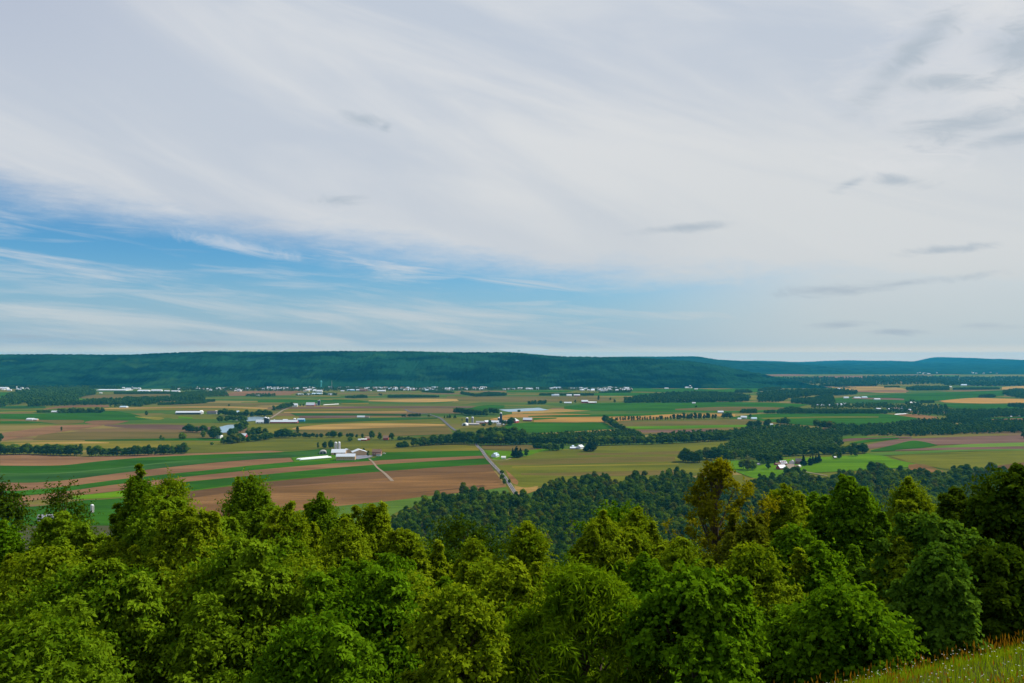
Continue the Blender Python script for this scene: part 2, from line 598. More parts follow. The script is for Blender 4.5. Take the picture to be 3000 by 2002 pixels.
# ------------------------------------------------------------------ ridges
def ridge(name, crest_pts, d_base, d_crest, nx, ny, canopy, mat, back=1500):
    """crest_pts: photo pixels of the skyline; gives height of the crest along x"""
    cx = np.array([(p[0] - 1500) / FPX * d_crest for p in crest_pts])
    cz = np.array([H + (1040 - p[1]) / FPX * d_crest for p in crest_pts])
    xs = np.linspace(cx[0], cx[-1], nx)
    ts = np.linspace(0, 1, ny)
    XX, TT = np.meshgrid(xs, ts)
    k = (xs[1] - xs[0])
    crest = np.interp(xs, cx, cz)
    ker = np.hanning(max(3, int((260 if d_crest < 9000 else 150) / k) | 1)); ker /= ker.sum()
    pad = len(ker) // 2
    crest = np.convolve(np.pad(crest, pad, mode='edge'), ker, mode='valid')
    YY = d_base + (d_crest + back - d_base) * TT
    tc_ = (d_crest - d_base) / (d_crest + back - d_base)
    up = np.clip(TT / tc_, 0, 1)
    prof = up ** 1.15 * (1 - 0.0 * up)
    prof = np.sin(prof * math.pi / 2) * 0.55 + up * 0.45
    down = np.clip((TT - tc_) / (1 - tc_), 0, 1)
    prof = prof * (1 - down ** 1.5)
    und = np.zeros_like(XX)
    r2 = np.random.default_rng(5)
    for s_, a_ in ((900, 10), (420, 9), (210, 5), (110, 3.5)):
        for _ in range(4):
            th = r2.uniform(-0.5, 0.5); ph = r2.uniform(0, 6.28)
            und += a_ / 2 * np.sin((XX * math.cos(th) + YY * math.sin(th)) * 2 * math.pi / s_ / r2.uniform(0.7, 1.3) + ph)
    ZZ = crest[None, :] * prof + und * np.sin(np.clip(up, 0, 1) * math.pi) * 0.9
    if canopy > 0:
        ZZ = ZZ + r2.uniform(-canopy, canopy, ZZ.shape) * np.clip(up * 6, 0, 1)
        XX = XX + r2.uniform(-0.3, 0.3, XX.shape) * k
    ZZ[0, :] = -3; ZZ[-1, :] = -3
    v = np.stack([XX, YY, ZZ], -1).reshape(-1, 3)
    i = (np.arange(ny - 1)[:, None] * nx + np.arange(nx - 1)[None, :]).ravel()
    f = np.stack([i, i + 1, i + 1 + nx, i + nx], -1)
    return tag(link_mesh(name, np_mesh(name, v, f, mat, smooth=False)), kind='structure')


def forest_mat(name, lo, hi, clear=None):
    m, T, out = new_mat(name)
    g = T.n('ShaderNodeNewGeometry')
    mp = T.n('ShaderNodeMapping')
    mp.inputs['Scale'].default_value = (0.45, 1.0, 2.2)
    T.t.links.new(g.outputs['Position'], mp.inputs[0])
    n1 = T.noise(mp.outputs[0], 0.030, 8.0, 0.85)
    n2 = T.noise(mp.outputs[0], 0.0042, 5.0, 0.62, 0.6)
    k = T.m('MULTIPLY_ADD', T.m('SUBTRACT', n2, 0.5), 1.5, n1)
    col = T.mix(T.ss(k, 0.3, 0.7), lo, hi)
    if clear:
        n3 = T.noise(g.outputs['Position'], 0.0022, 3.0, 0.6, 0.4)
        col = T.mix(T.ss(n3, 0.62, 0.72, 0, 0.6), col, clear)
    bsdf(T, out, col, 1.0, spec=0.0)
    return m


RF = forest_mat('ridge_forest', (0.001, 0.008, 0.006), (0.010, 0.046, 0.018), (0.026, 0.078, 0.018))
RF2 = forest_mat('far_ridge_forest', (0.002, 0.016, 0.007), (0.009, 0.038, 0.014))
ridge('hills', [(-1500, 1046), (-600, 1036), (0, 1040), (150, 1039), (370, 1041), (470, 1036), (600, 1031), (800, 1032), (1000, 1030), (1200, 1030), (1300, 1033), (1500, 1033), (1570, 1040), (1650, 1046),
                (1850, 1048), (1950, 1054), (2040, 1061), (2110, 1072), (2180, 1090), (2250, 1109), (2320, 1132), (2420, 1150)], 5750, 7000, 1500, 110, 7.5, RF)
ridge('hills', [(1300, 1080), (1700, 1048), (1850, 1045), (1950, 1045), (2040, 1044), (2060, 1047), (2100, 1054), (2200, 1059), (2330, 1066), (2500, 1090)], 10000, 12200, 420, 60, 3.0, RF2)
ridge('hills', [(1300, 1085), (1700, 1080), (2000, 1062), (2120, 1059), (2220, 1057), (2330, 1062), (2420, 1058), (2480, 1056), (2560, 1058), (2600, 1057), (2670, 1065), (2710, 1056), (2740, 1047), (2765, 1047), (2800, 1053), (2840, 1060), (2880, 1057),
                (2910, 1054), (2960, 1057), (3000, 1060), (3300, 1056), (3700, 1062)], 9900, 18500, 800, 120, 4.0, RF2, back=1200)

# ------------------------------------------------------------------ fields, roads, water
_lay = [0]
def sheet(name, mat, pix, z=None):
    if z is None:
        _lay[0] += 1
        z = 0.006 * _lay[0]
    bm = bmesh.new()
    vs = [bm.verts.new(at(p[0], p[1], z)) for p in pix]
    es = [bm.edges.new((vs[i], vs[(i + 1) % len(vs)])) for i in range(len(vs)) if vs[i] is not vs[(i + 1) % len(vs)]]
    bmesh.ops.triangle_fill(bm, use_beauty=True, use_dissolve=False, edges=es, normal=(0, 0, 1))
    for f in bm.faces:
        if f.normal.z < 0: f.normal_flip()
    me = bpy.data.meshes.new(name)
    bm.to_mesh(me); bm.free()
    me.materials.append(mat)
    return tag(link_mesh(name, me), kind='structure')


def dedupe(p):
    o = [p[0]]
    for q in p[1:]:
        if abs(q[0] - o[-1][0]) + abs(q[1] - o[-1][1]) > 0.05: o.append(q)
    if abs(o[0][0] - o[-1][0]) + abs(o[0][1] - o[-1][1]) < 0.05: o.pop()
    return o


def F(col, x0, top, bot):
    t = smooth_line(Q(x0, top))
    b = smooth_line(Q(x0, bot))
    return sheet('field', FM[col], dedupe(t + b[::-1]))


FIELDS = """
green|0|0,470 200,475 370,512|0,530 200,525 370,516
khaki|0|740,520 860,492 1300,487 1640,487|740,524 1000,545 1300,525 1500,512 1640,500
lime|0|440,555 700,530 1000,530 1280,520|440,562 700,555 1000,548 1280,528
pink|0|400,625 560,596 850,585 1000,590|400,632 560,612 850,604 1000,606
blue|0|0,600 200,592 420,600|0,618 200,620 420,614
tan|0|960,616 1400,604 2000,597 2468,611|960,626 1500,615 2000,613 2450,624
gold|0|960,627 1500,616 2000,614 2450,625|960,640 1500,634 2000,640 2400,650
yellow|0|0,648 340,640|0,657 340,652
green|0|0,668 520,662 980,640 1200,665 1380,712|0,712 400,722 740,745 1150,728 1380,716
yellow|0|1240,692 1450,698 1510,710|1240,695 1430,722 1510,714
lime|0|1640,690 1770,700|1640,712 1770,715
khaki|0|0,714 400,724 740,725 770,744|0,728 400,745 560,765 760,750
green|0|0,736 200,735 400,742|0,757 200,757 370,752
pink|0|780,742 850,730 1000,727 1180,731|780,750 900,768 1050,762 1180,736
pink|0|0,845 150,825 350,798 520,775 850,765 940,772|0,862 200,862 350,862 460,850 580,830 940,777
purple|0|960,768 1500,765 1882,785 1990,798|960,778 1200,800 1700,814 1990,820
pink|0|0,866 200,866 340,864|0,918 150,890 340,868
khaki|0|350,868 600,838 1300,832 1882,838 2050,842|300,906 800,908 1400,893 2050,890
green|0|780,910 1400,897 2050,892 2400,905|780,916 1400,913 2050,916 2300,925
gold|0|0,925 700,918 1500,915 2200,925|0,960 700,980 1300,990 2200,975
tan|0|130,936 700,923 1000,931|130,941 700,941 1000,937
olive|500|0,925 400,925 700,915 1000,900 1568,896 2150,905 2700,930|0,1025 400,1022 800,1012 1300,998 2000,988 2760,955
pink|0|0,1040 300,1037 800,1062 1300,1040 1882,1028 2450,1006 2628,1019|0,1143 300,1145 600,1138 900,1105 1300,1070 1882,1043 2300,1030 2628,1023
green|0|0,1143 300,1145 600,1138 900,1105 1300,1070 1882,1043 2300,1030 2750,1010 2980,985|0,1210 300,1212 600,1200 1000,1165 1500,1110 1882,1080 2400,1050 2750,1025 2980,990
blue|0|0,1210 300,1212 600,1200 1000,1165 1500,1110 1882,1080 2400,1047 2980,995 3100,1000|0,1298 300,1300 600,1278 1000,1225 1500,1162 1882,1122 2400,1080 2700,1066 3100,1040
sage|0|0,1213 300,1216 600,1205 1000,1170 1500,1115 1882,1087 2400,1055|0,1222 300,1225 600,1215 1000,1180 1500,1124 1882,1095 2400,1058
pink|0|0,1298 300,1300 600,1278 1000,1225 1500,1165 1882,1125 2300,1090 2665,1070|0,1372 200,1373 600,1335 1100,1270 1600,1215 1882,1190 2400,1135 2698,1106
lime|0|2680,1068 2900,1050 3200,1035|2705,1110 2950,1098 3260,1078
green|0|0,1375 200,1373 600,1335 1100,1270 1600,1215 1882,1188 2400,1133 2900,1100 3250,1080 3480,1072|0,1435 400,1400 1000,1325 1568,1262 2000,1215 2468,1172 3000,1130 3480,1096
pink|500|-1568,1440 -1100,1400 -568,1325 0,1262 450,1215 900,1172 1568,1118 2200,1082 2868,1052|-1568,1500 -1200,1455 -568,1385 0,1308 450,1262 900,1222 1568,1158 2200,1115 2880,1075
lime|500|-900,1422 -568,1388 0,1310 300,1278 900,1223 1568,1159|-900,1452 -568,1440 0,1395 300,1362 820,1295 1568,1230
green|500|100,1300 900,1222 1568,1158 2200,1115 2890,1077|100,1382 820,1290 1568,1228 2200,1180 2938,1130
green|0|0,1540 200,1525 400,1510 760,1462 1000,1450 1500,1405|0,1750 700,1760 1100,1740 1500,1650
dsoil|0|60,1500 140,1480 260,1490|60,1520 140,1528 260,1515
dsoil|500|-68,1420 300,1366 850,1300 1568,1229 2100,1185 2600,1150 2935,1131|-68,1480 300,1425 900,1345 1568,1292 2070,1252 2500,1225 2975,1195
soil|500|-68,1480 300,1425 900,1345 1568,1292 2070,1252 2500,1225 2975,1195|-68,1690 600,1640 1100,1568 1568,1512 2000,1470 2400,1420 2800,1380 3080,1335
soil|1000|490,1250 900,1226 1330,1203|490,1260 900,1238 1330,1213
pink|1000|-700,1345 -300,1315 0,1295 440,1280|-700,1352 -300,1325 0,1306 440,1290
dsoil|1000|0,1440 500,1400 900,1368 1300,1320|0,1452 500,1412 900,1376 1340,1335
pale|500|900,1600 1100,1568 1568,1512 2000,1470 2400,1420 2800,1380 3085,1340|900,1760 1400,1760 1900,1700 2100,1560 2600,1440 3150,1412
gold|1000|140,985 500,970 900,955 1235,948|140,1015 500,1020 900,1010 1270,1005
green|1000|420,1022 700,1015 1000,1009 1272,1005|260,1090 500,1085 900,1070 1308,1050
khaki|1000|1285,953 1600,950 1760,955 1890,965|1300,993 1500,1002 1720,1003 1850,985
lime|1000|1310,1005 1600,1010 1850,990 2000,985 2150,995|1400,1090 1600,1085 1900,1070 2200,1020
olive|1500|-170,1100 0,1072 150,1052 300,1012 800,965 1300,945 1882,918 2080,908|-60,1290 0,1400 240,1340 500,1330 900,1300 1400,1270 1700,1230 1850,1100
khaki|1500|-140,1108 100,1090 500,1075 900,1066 1500,1060|-110,1140 200,1135 500,1128 1000,1115 1500,1105
khaki|1500|600,1030 1000,1025 1500,1010 1850,1000|600,1045 1000,1045 1500,1040 1800,1030
yellow|1500|0,1150 600,1137 1100,1128 1530,1121|0,1162 600,1148 1100,1140 1530,1131
khaki|1500|80,1215 600,1205 1000,1195 1500,1180|80,1228 600,1238 1000,1236 1500,1222
soil|1500|-60,1180 0,1230 60,1290|-40,1230 0,1300 50,1320
tan|1500|20,1325 120,1345 240,1330|40,1410 120,1405 230,1370
tan|1500|0,640 250,628 480,624 720,633|0,668 300,658 500,650 720,639
green|1500|100,662 400,658 720,660|100,668 400,667 720,668
orange|1500|-120,690 0,672 300,664 720,672|-120,705 0,700 300,702 500,688 720,677
green|1500|150,688 400,680 900,672 1480,660|150,696 600,694 1000,690 1480,672
orange|1500|200,705 700,695 1100,690 1480,670 1882,664 2050,670|200,744 820,746 1000,735 1400,706 1882,690 2050,695
green|1500|200,706 410,704|200,724 410,712
orange|1500|-200,715 -100,703 30,710|-200,725 -100,730 30,728
green|1500|-50,765 200,745 500,748 820,747 930,800|-100,820 100,835 300,842 700,830 930,808
tan|1500|180,848 500,835 900,812 980,845|180,870 500,870 980,862
khaki|1500|930,740 1500,735 2000,722 2350,712 2500,735|1120,852 1500,864 1900,855 2150,815 2480,790
lime|1500|1020,785 1500,778 2000,770 2450,768|1120,808 1500,806 2000,792 2420,784
purple|1500|1130,820 1500,816 1900,805|1150,838 1500,840 1850,830
green|1500|480,600 700,575 1100,566 1600,563 2200,562 2730,580|480,622 700,638 1200,640 1600,650 2200,655 2500,640
khaki|1500|1500,622 2000,602 2600,610|1500,634 2000,642 2600,622
khaki|1500|-600,505 0,508 400,508 800,512 960,525|-600,545 0,556 400,556 900,545
green|1500|1100,415 1500,422 1882,442 2280,418|1100,460 1600,474 1900,480 2280,466
pink|1500|1220,414 1480,412 1650,410|1280,434 1480,436 1640,428
green|1500|-50,455 600,450|-50,470 500,470
green|1500|650,490 900,472 1400,478|650,500 1100,502 1400,492
lime|1500|800,392 1000,398|880,412 1060,410
pale|1500|1480,372 1600,368 1750,380|1480,384 1600,390 1750,388
tan|1000|250,542 700,530 1060,532|250,552 700,562 1080,550
gold|1000|0,570 250,566|0,582 250,580
green|1000|-80,535 130,540 250,555|-80,560 150,565 250,560
green|500|800,545 1300,538 1700,549|800,560 1300,562 1720,555
khaki|500|0,575 700,568 1100,570|0,590 600,592 900,590
pink|500|500,480 700,458 1200,460|500,500 800,498 1100,492
yellow|500|1150,502 1350,498 1560,505|1150,508 1350,510 1560,510
purple|500|1100,608 1568,601 2150,597 2800,600|1100,618 1568,618 2150,612 2800,612
gold|500|1060,622 1568,620 2100,622|1040,645 1568,640 2170,640
tan|500|1040,650 1568,646 2170,646|1040,658 1568,657 2170,655
dgreen|500|1100,662 1568,664 2170,670|1150,684 1568,682 2150,684
purple|500|1180,690 1500,686 1750,690|1180,706 1500,705 1700,700
yellow|500|930,706 1050,690 1180,700|930,714 1050,716 1180,712
blue|500|1230,722 1568,713 2100,702 2450,700|1100,758 1568,742 2100,724 2450,712
olive|500|700,775 1100,760 1568,745 2100,728 2480,722|700,812 1100,788 1568,758 2100,752 2500,760
tan|500|1120,798 1300,775 1568,758 2000,754 2480,762 2520,775|1120,812 1300,815 1568,812 2000,794 2500,781
gold|500|700,815 900,797 1120,795|820,835 950,850 1120,815
khaki|500|1130,820 1568,815 2100,792 2540,786|1250,872 1568,862 2100,868 2600,850
olive|1000|780,868 1000,850 1100,800 1300,790|640,890 900,888 1100,860 1300,830
green|1000|1090,640 1300,590 1500,590|1090,655 1300,640 1500,610
lime|2000|280,1100 540,1098 760,1150 850,1180|280,1112 560,1225 700,1262 1000,1250
gold|2000|560,1250 680,1262 760,1290|560,1275 620,1310 740,1300
lime|2400|-360,1068 0,1045 300,1032 470,1028 700,1080 890,1128|-700,1215 -300,1252 -100,1215 300,1190 600,1172 890,1150
olive|2400|-340,1075 -100,1045 150,1030 440,1022|-340,1085 -100,1068 150,1058 400,1040
pale|2400|460,1025 900,1010 1400,992 1882,990 2100,990|460,1040 600,1050 1000,1030 1400,1010 2100,1003
olive|2400|640,1054 1000,1031 1500,1011 2100,1004|900,1132 1080,1160 1250,1187 1500,1168 1882,1112 2100,1100
soil|2400|820,1135 960,1132 1140,1195|820,1175 950,1205 1130,1225
dsoil|2400|1380,1190 1600,1150 1882,1112 2100,1100|1380,1240 1882,1240 2100,1240
purple|2400|400,960 700,905 1100,885 1500,872 2100,858|450,990 650,960 850,918 1050,950 1500,942 2100,925
green|2400|470,1003 650,962 830,917 950,922 1090,955|480,1015 800,1000 1080,958
pale|2400|1000,975 1300,950 1882,930 2100,925|1000,982 1500,972 2100,960
purple|2400|700,1000 1000,982 1500,972 2100,960|700,1006 1100,999 2100,988
purple|2400|60,925 200,905 400,885 850,878|60,940 300,915 500,897 850,890
green|2400|280,935 500,898 730,886|280,948 450,928 730,897
lime|2400|200,882 700,873|200,893 700,880
tan|2400|470,806 700,785 1000,768 1400,752|470,816 800,798 1100,780 1400,766
green|2000|450,700 700,670 1255,662 1800,665 2150,705|850,745 1300,780 1800,760 2150,718
olive|2000|700,705 1255,692 1800,690|750,716 1255,706 1800,702
soil|2400|700,676 900,671 1095,700|740,684 1000,716 1085,710
green|2400|100,530 400,500 900,480 1700,450|100,560 500,570 900,560 1700,500
tan|2400|100,420 600,418 800,440|180,440 500,472 800,472
pink|2400|300,455 700,448 820,455|300,466 700,470 820,464
gold|2400|520,400 900,398 1200,410|520,412 900,420 1200,440
tan|2400|1680,420 1882,412 2100,410|1680,445 1882,440 2100,440
orange|2400|1100,548 1400,522 1700,528 2100,540|1150,562 1500,572 1882,568 2100,570
green|2400|1100,572 1500,578 2100,575|1130,600 1500,640 1780,628
blue|2400|-20,545 300,540 600,545 800,560|-20,565 300,572 500,575 800,570
purple|2400|300,520 650,522 780,530|300,530 650,538 780,542
pink|2400|1550,722 1882,705 2100,702|1600,740 1882,748 2100,748
green|2400|1450,702 1700,700 2100,690|1450,712 1700,712 2100,702
pink|2000|800,308 950,304 1120,307|800,322 950,322 1120,318
pink|2000|1180,325 1400,317 1670,320 1780,345|1200,340 1500,350 1780,352
pale|2400|1050,312 1270,314|1050,322 1270,326
pink|2400|400,372 700,378 1000,375|400,382 700,388 1000,384
gold|2000|530,500 650,498 700,515|530,518 620,540 700,548
gold|2000|960,520 1080,502 1240,505|960,535 1100,538 1240,518
pale|2000|820,370 880,370|820,382 880,382
"""
for ln in FIELDS.strip().splitlines():
    c, x0, a, b = ln.split('|')
    F(c, float(x0), a, b)


def strip_sheet(name, mat, line, widths, z):
    """line: photo pixels of the centre; widths in metres"""
    pts = [at(p[0], p[1], z) for p in smooth_line(line, 4)]
    ws = np.interp(np.linspace(0, 1, len(pts)), np.linspace(0, 1, len(widths)), widths)
    vs = []; fs = []
    for i, p in enumerate(pts):
        d = (pts[min(i + 1, len(pts) - 1)] - pts[max(i - 1, 0)]); d.z = 0; d.normalize()
        nrm = Vector((-d.y, d.x, 0))
        vs += [p + nrm * ws[i] / 2, p - nrm * ws[i] / 2]
        if i: fs.append((2 * i - 2, 2 * i - 1, 2 * i + 1, 2 * i))
    me = bpy.data.meshes.new(name)
    me.from_pydata(vs, [], fs)
    me.materials.append(mat)
    return tag(link_mesh(name, me), kind='structure')


ZR = 0.006 * (_lay[0] + 4)
main_road = Q(1000, "1640,1440 1600,1395 1550,1320 1490,1235 1400,1140 1330,1060 1290,1000 1245,955 1235,900")
strip_sheet('verge', PM['dirt'], main_road, [8.4], ZR - 0.03)
strip_sheet('road', PM['asphalt'], main_road, [6.6], ZR)
for off in (-2.9, 2.9, 0.0):
    pts = [at(p[0], p[1], ZR + 0.02) for p in smooth_line(main_road, 4)]
    vs = []; fs = []
    for i, p in enumerate(pts):
        d = (pts[min(i + 1, len(pts) - 1)] - pts[max(i - 1, 0)]).normalized()
        nrm = Vector((-d.y, d.x, 0))
        vs += [p + nrm * (off + 0.09), p + nrm * (off - 0.09)]
        if i: fs.append((2 * i - 2, 2 * i - 1, 2 * i + 1, 2 * i))
    me = bpy.data.meshes.new('road_marking'); me.from_pydata(vs, [], fs); me.materials.append(PM['line'])
    tag(link_mesh('road_marking', me), kind='structure')
strip_sheet('road', PM['asphalt'], Q(1000, "1050,820 1000,785 950,740 905,705 800,672 640,650 590,625"), [10, 9, 9], ZR)
strip_sheet('path', PM['dirt'], Q(1000, "255,1080 290,1110 330,1160 400,1215 470,1285"), [4.5, 4.5, 7], ZR)
strip_sheet('path', PM['dirt'], Q(500, "915,710 970,675 1030,635 1080,618"), [9, 8], ZR)
strip_sheet('path', PM['dirt'], Q(2000, "1000,1175 1080,1190 1200,1212 1330,1235"), [6, 5], ZR)
strip_sheet('path', PM['dirt'], Q(1000, "1375,1088 1450,1094 1510,1090 1560,1075"), [5, 4], ZR)
strip_sheet('path', FM['khaki'], Q(2400, "640,1070 800,1105 950,1140 1100,1190"), [6, 7], ZR)
sheet('yard', PM['paving'], Q(500, "1700,1035 1790,1040 1860,1055 1830,1068 1720,1085 1500,1040 1560,1020"), ZR)
sheet('yard', PM['dirt'], Q(2000, "960,1125 1010,1112 1030,1140 1000,1175 940,1165"), ZR)

m, T, out = new_mat('pond_water')
g = T.n('ShaderNodeNewGeometry')
b = bsdf(T, out, (0.24, 0.33, 0.40), 0.22, spec=0.7)
bp = T.n('ShaderNodeBump'); bp.inputs['Strength'].default_value = 0.25
T.put(bp.inputs['Height'], T.noise(g.outputs['Position'], 0.8, 4.0))
T.t.links.new(bp.outputs[0], b.inputs['Normal'])
WATER = m
ZW = ZR + 0.03
sheet('water', WATER, [(712, 1233), (720, 1226), (731, 1222), (756, 1221), (773, 1223), (771, 1229), (750, 1233), (722, 1235)], ZW)
sheet('water', WATER, [(636, 1266), (640, 1252), (668, 1245), (695, 1244), (690, 1254), (686, 1265), (655, 1268)], ZW)
sheet('water', WATER, [(1461, 1200), (1500, 1199), (1579, 1195), (1596, 1199), (1610, 1201), (1590, 1203), (1545, 1205), (1490, 1207), (1475, 1204)], ZW)

# ------------------------------------------------------------------ trees of the valley
ICO_V = ICO_F = None
def ico():
    global ICO_V, ICO_F
    bm = bmesh.new()
    bmesh.ops.create_icosphere(bm, subdivisions=2, radius=1.0)
    ICO_V = np.array([v.co[:] for v in bm.verts])
    ICO_F = np.array([[v.index for v in f.verts] for f in bm.faces])
    bm.free()
ico()
bm = bmesh.new(); bmesh.ops.create_icosphere(bm, subdivisions=1, radius=1.0)
ICO1_V = np.array([v.co[:] for v in bm.verts]); ICO1_F = np.array([[v.index for v in f.verts] for f in bm.faces]); bm.free()


_g = (1 + 5 ** .5) / 2
ICO0_V = np.array([(-1, _g, 0), (1, _g, 0), (-1, -_g, 0), (1, -_g, 0), (0, -1, _g), (0, 1, _g), (0, -1, -_g), (0, 1, -_g), (_g, 0, -1), (_g, 0, 1), (-_g, 0, -1), (-_g, 0, 1)]) / 1.902
ICO0_F = np.array([(0, 11, 5), (0, 5, 1), (0, 1, 7), (0, 7, 10), (0, 10, 11), (1, 5, 9), (5, 11, 4), (11, 10, 2), (10, 7, 6), (7, 1, 8), (3, 9, 4), (3, 4, 2), (3, 2, 6), (3, 6, 8), (3, 8, 9), (4, 9, 5), (2, 4, 11), (6, 2, 10), (8, 6, 7), (9, 8, 1)])


def unit(v):
    return v / np.maximum(np.linalg.norm(v, axis=-1, keepdims=True), 1e-9)


def flakes(P, N, size, r, aspect=1.0, jit=0.7):
    """small quads at P facing about N"""
    n = len(P)
    N = unit(N + r.normal(0, jit, (n, 3)))
    A = unit(np.cross(N, r.normal(0, 1, (n, 3))))
    B = np.cross(N, A)
    s = (size * r.uniform(0.6, 1.4, n))[:, None]
    fold = N * s * 0.25
    V = np.stack([P - A * s, P + B * s * aspect * 0.7 + fold, P + A * s, P - B * s * aspect * 0.7 + fold], 1).reshape(-1, 3)
    Fq = np.arange(n * 4).reshape(-1, 4)
    return V, Fq


def crown_mesh(name, seed, mat, h=16.0, w=11.0, base=0.18, nl=26, nf=1500, fs=0.55, shape='round', ico2=False):
    """lobed crown : dark cores carrying many leaf clumps; foot at z = 0"""
    r = np.random.default_rng(seed)
    z0 = h * base
    hh = h - z0
    C = []; R = []
    for i in range(nl):
        t = r.uniform(0.0, 1.0) if i else 0.95
        if shape == 'round':
            env = math.sqrt(max(0.03, 1 - (2 * t - 0.85) ** 2 / 1.45)) if t < 0.9 else 0.42
            lr = r.uniform(0.13, 0.23) * w
        elif shape == 'tall':
            env = math.sqrt(max(0.03, 1 - (2 * t - 0.8) ** 2 / 1.5)) * 0.9
            lr = r.uniform(0.14, 0.24) * w
        else:
            env = max(0.06, 1 - t) ** 0.85
            lr = w * (0.05 + 0.14 * (1 - t))
        a = r.uniform(0, 2 * math.pi)
        q = math.sqrt(r.uniform(0.15, 1.0)) * max(0.0, env * w / 2 - lr * 0.7)
        zz = z0 + lr * 0.6 + t * (hh - lr * 1.5)
        C.append((math.cos(a) * q, math.sin(a) * q, zz)); R.append(lr)
    C = np.array(C); R = np.array(R)
    V = []; Fc = []; tint = []
    b = 0
    iv, if_ = (ICO0_V, ICO0_F) if ico2 else (ICO1_V, ICO1_F)
    for c, q in zip(C, R):
        vv = iv * q * np.array([0.86, 0.86, 0.72]) * (1 + r.normal(0, 0.13, (len(iv), 1))) + c
        V.append(vv); Fc.append(if_ + b); b += len(vv)
        tint.append(np.full(len(vv), r.uniform(0.1, 0.6)))
    tri = np.concatenate(Fc)
    k = r.choice(len(C), nf, p=R ** 2 / (R ** 2).sum())
    D = unit(r.normal(0, 1, (nf, 3)) + np.array([0, 0, 0.35]))
    P = C[k] + D * (R[k] * r.uniform(0.78, 1.12, nf))[:, None] * np.array([1, 1, 0.85])
    FV, FQ = flakes(P, D, fs, r)
    V.append(FV)
    tl = r.uniform(0, 1, len(C))
    tint.append(np.repeat(np.clip(tl[k] * 0.6 + r.uniform(-0.2, 0.5, nf), 0, 1), 4))
    return np_mesh(name, np.concatenate(V), [tri, FQ + b], mat, {'tint': np.concatenate(tint)})


def trunk_mesh(name, seed, h=16.0, rad_=0.32, limbs=4):
    r = random.Random(seed)
    mb = MB()
    top = h * 0.72
    pts = [(0, 0, -1.0), (r.uniform(-.1, .1), 0, h * 0.15), (r.uniform(-.3, .3), r.uniform(-.3, .3), h * 0.4), (r.uniform(-.5, .5), r.uniform(-.5, .5), top)]
    mb.tube(pts, [rad_ * 1.3, rad_, rad_ * 0.7, rad_ * 0.2], 7)
    for i in range(limbs):
        a = i * 6.28 / limbs + r.uniform(-.4, .4)
        z = h * r.uniform(0.22, 0.45)
        L = h * 0.25
        mb.tube([(0, 0, z), (math.cos(a) * L * .5, math.sin(a) * L * .5, z + L * .45), (math.cos(a) * L, math.sin(a) * L, z + L * 1.0)],
                [rad_ * .45, rad_ * .3, rad_ * .1], 5)
    me = bpy.data.meshes.new(name)
    me.from_pydata(mb.v, [], mb.f)
    me.materials.append(PM['bark'])
    return me


def protos(key, n, **kw):
    out = []
    for i in range(n):
        mt = kw.get('mat', key)
        if key == 'mid': mt = ['mid', 'mid_dark', 'mid', 'mid_olive', 'mid_dark', 'mid', 'mid_dark'][i]
        out.append(crown_mesh('crown', 100 + i * 7 + hash_(key), LM[mt], **{k: v for k, v in kw.items() if k != 'mat'}))
    return out


def hash_(s):
    return sum(ord(c) * (i + 3) for i, c in enumerate(s)) % 997


TRK = [trunk_mesh('trunk', s) for s in range(3)]
PR = {
    'mid': protos('mid', 7, nl=24, nf=2400, fs=0.42, w=12.5, h=16.0, base=0.10),
    'field': protos('field', 6, nl=22, nf=1300, fs=0.55, w=12.5, h=16.0, base=0.08),
    'tall': protos('tall', 4, mat='field', nl=22, nf=1200, fs=0.55, w=8.0, h=16.0, shape='tall', base=0.08),
    'conifer': protos('conifer', 3, nl=46, nf=2200, fs=0.5, w=10.0, h=16.0, shape='cone', base=0.03),
    'far': protos('far', 5, nl=8, nf=60, fs=1.5, w=14.0, h=16.0, base=0.0, ico2=True),
}
for k_, (w_, s_) in {'bush': (15.0, 'round')}.items():
    PR['bush'] = protos('bush', 3, mat='mid', nl=24, nf=1400, fs=0.6, w=w_, h=10.0, base=0.0)

ZB = ZR - 0.02
FREE = {}
NTREE = [0]
FAR_PTS = []
def put_tree(loc, height, kind, label, cat='tree', group=None, name='tree', wf=1.0, seed=None):
    r = random.Random(seed if seed is not None else NTREE[0] * 17 + 3)
    NTREE[0] += 1
    hproto = 10.0 if kind == 'bush' else 16.0
    s = height / hproto
    t = thing(name, label, cat, loc, r.uniform(0, 6.28), group)
    sw = s * wf * r.uniform(0.9, 1.12)
    t.scale = (sw, sw, s)
    c = link_mesh('crown', r.choice(PR[kind]), t)
    k = link_mesh('trunk', r.choice(TRK), t)
    if kind == 'bush': k.scale = (1, 1, 0.5)
    return t


NT_ = [0]
def T_(x0, u, v, hv, label, kind='field', wf=1.0, group=None, cat='tree', name='tree'):
    p = at(x0 + u * K, 1000 + v * K, ZB)
    if name == 'tree': NT_[0] += 1
    if name == 'conifer_tree': cat = 'conifer'
    put_tree(p, hv * K / FPX * p.y, kind, label, cat, group, name, wf)


LINE = []


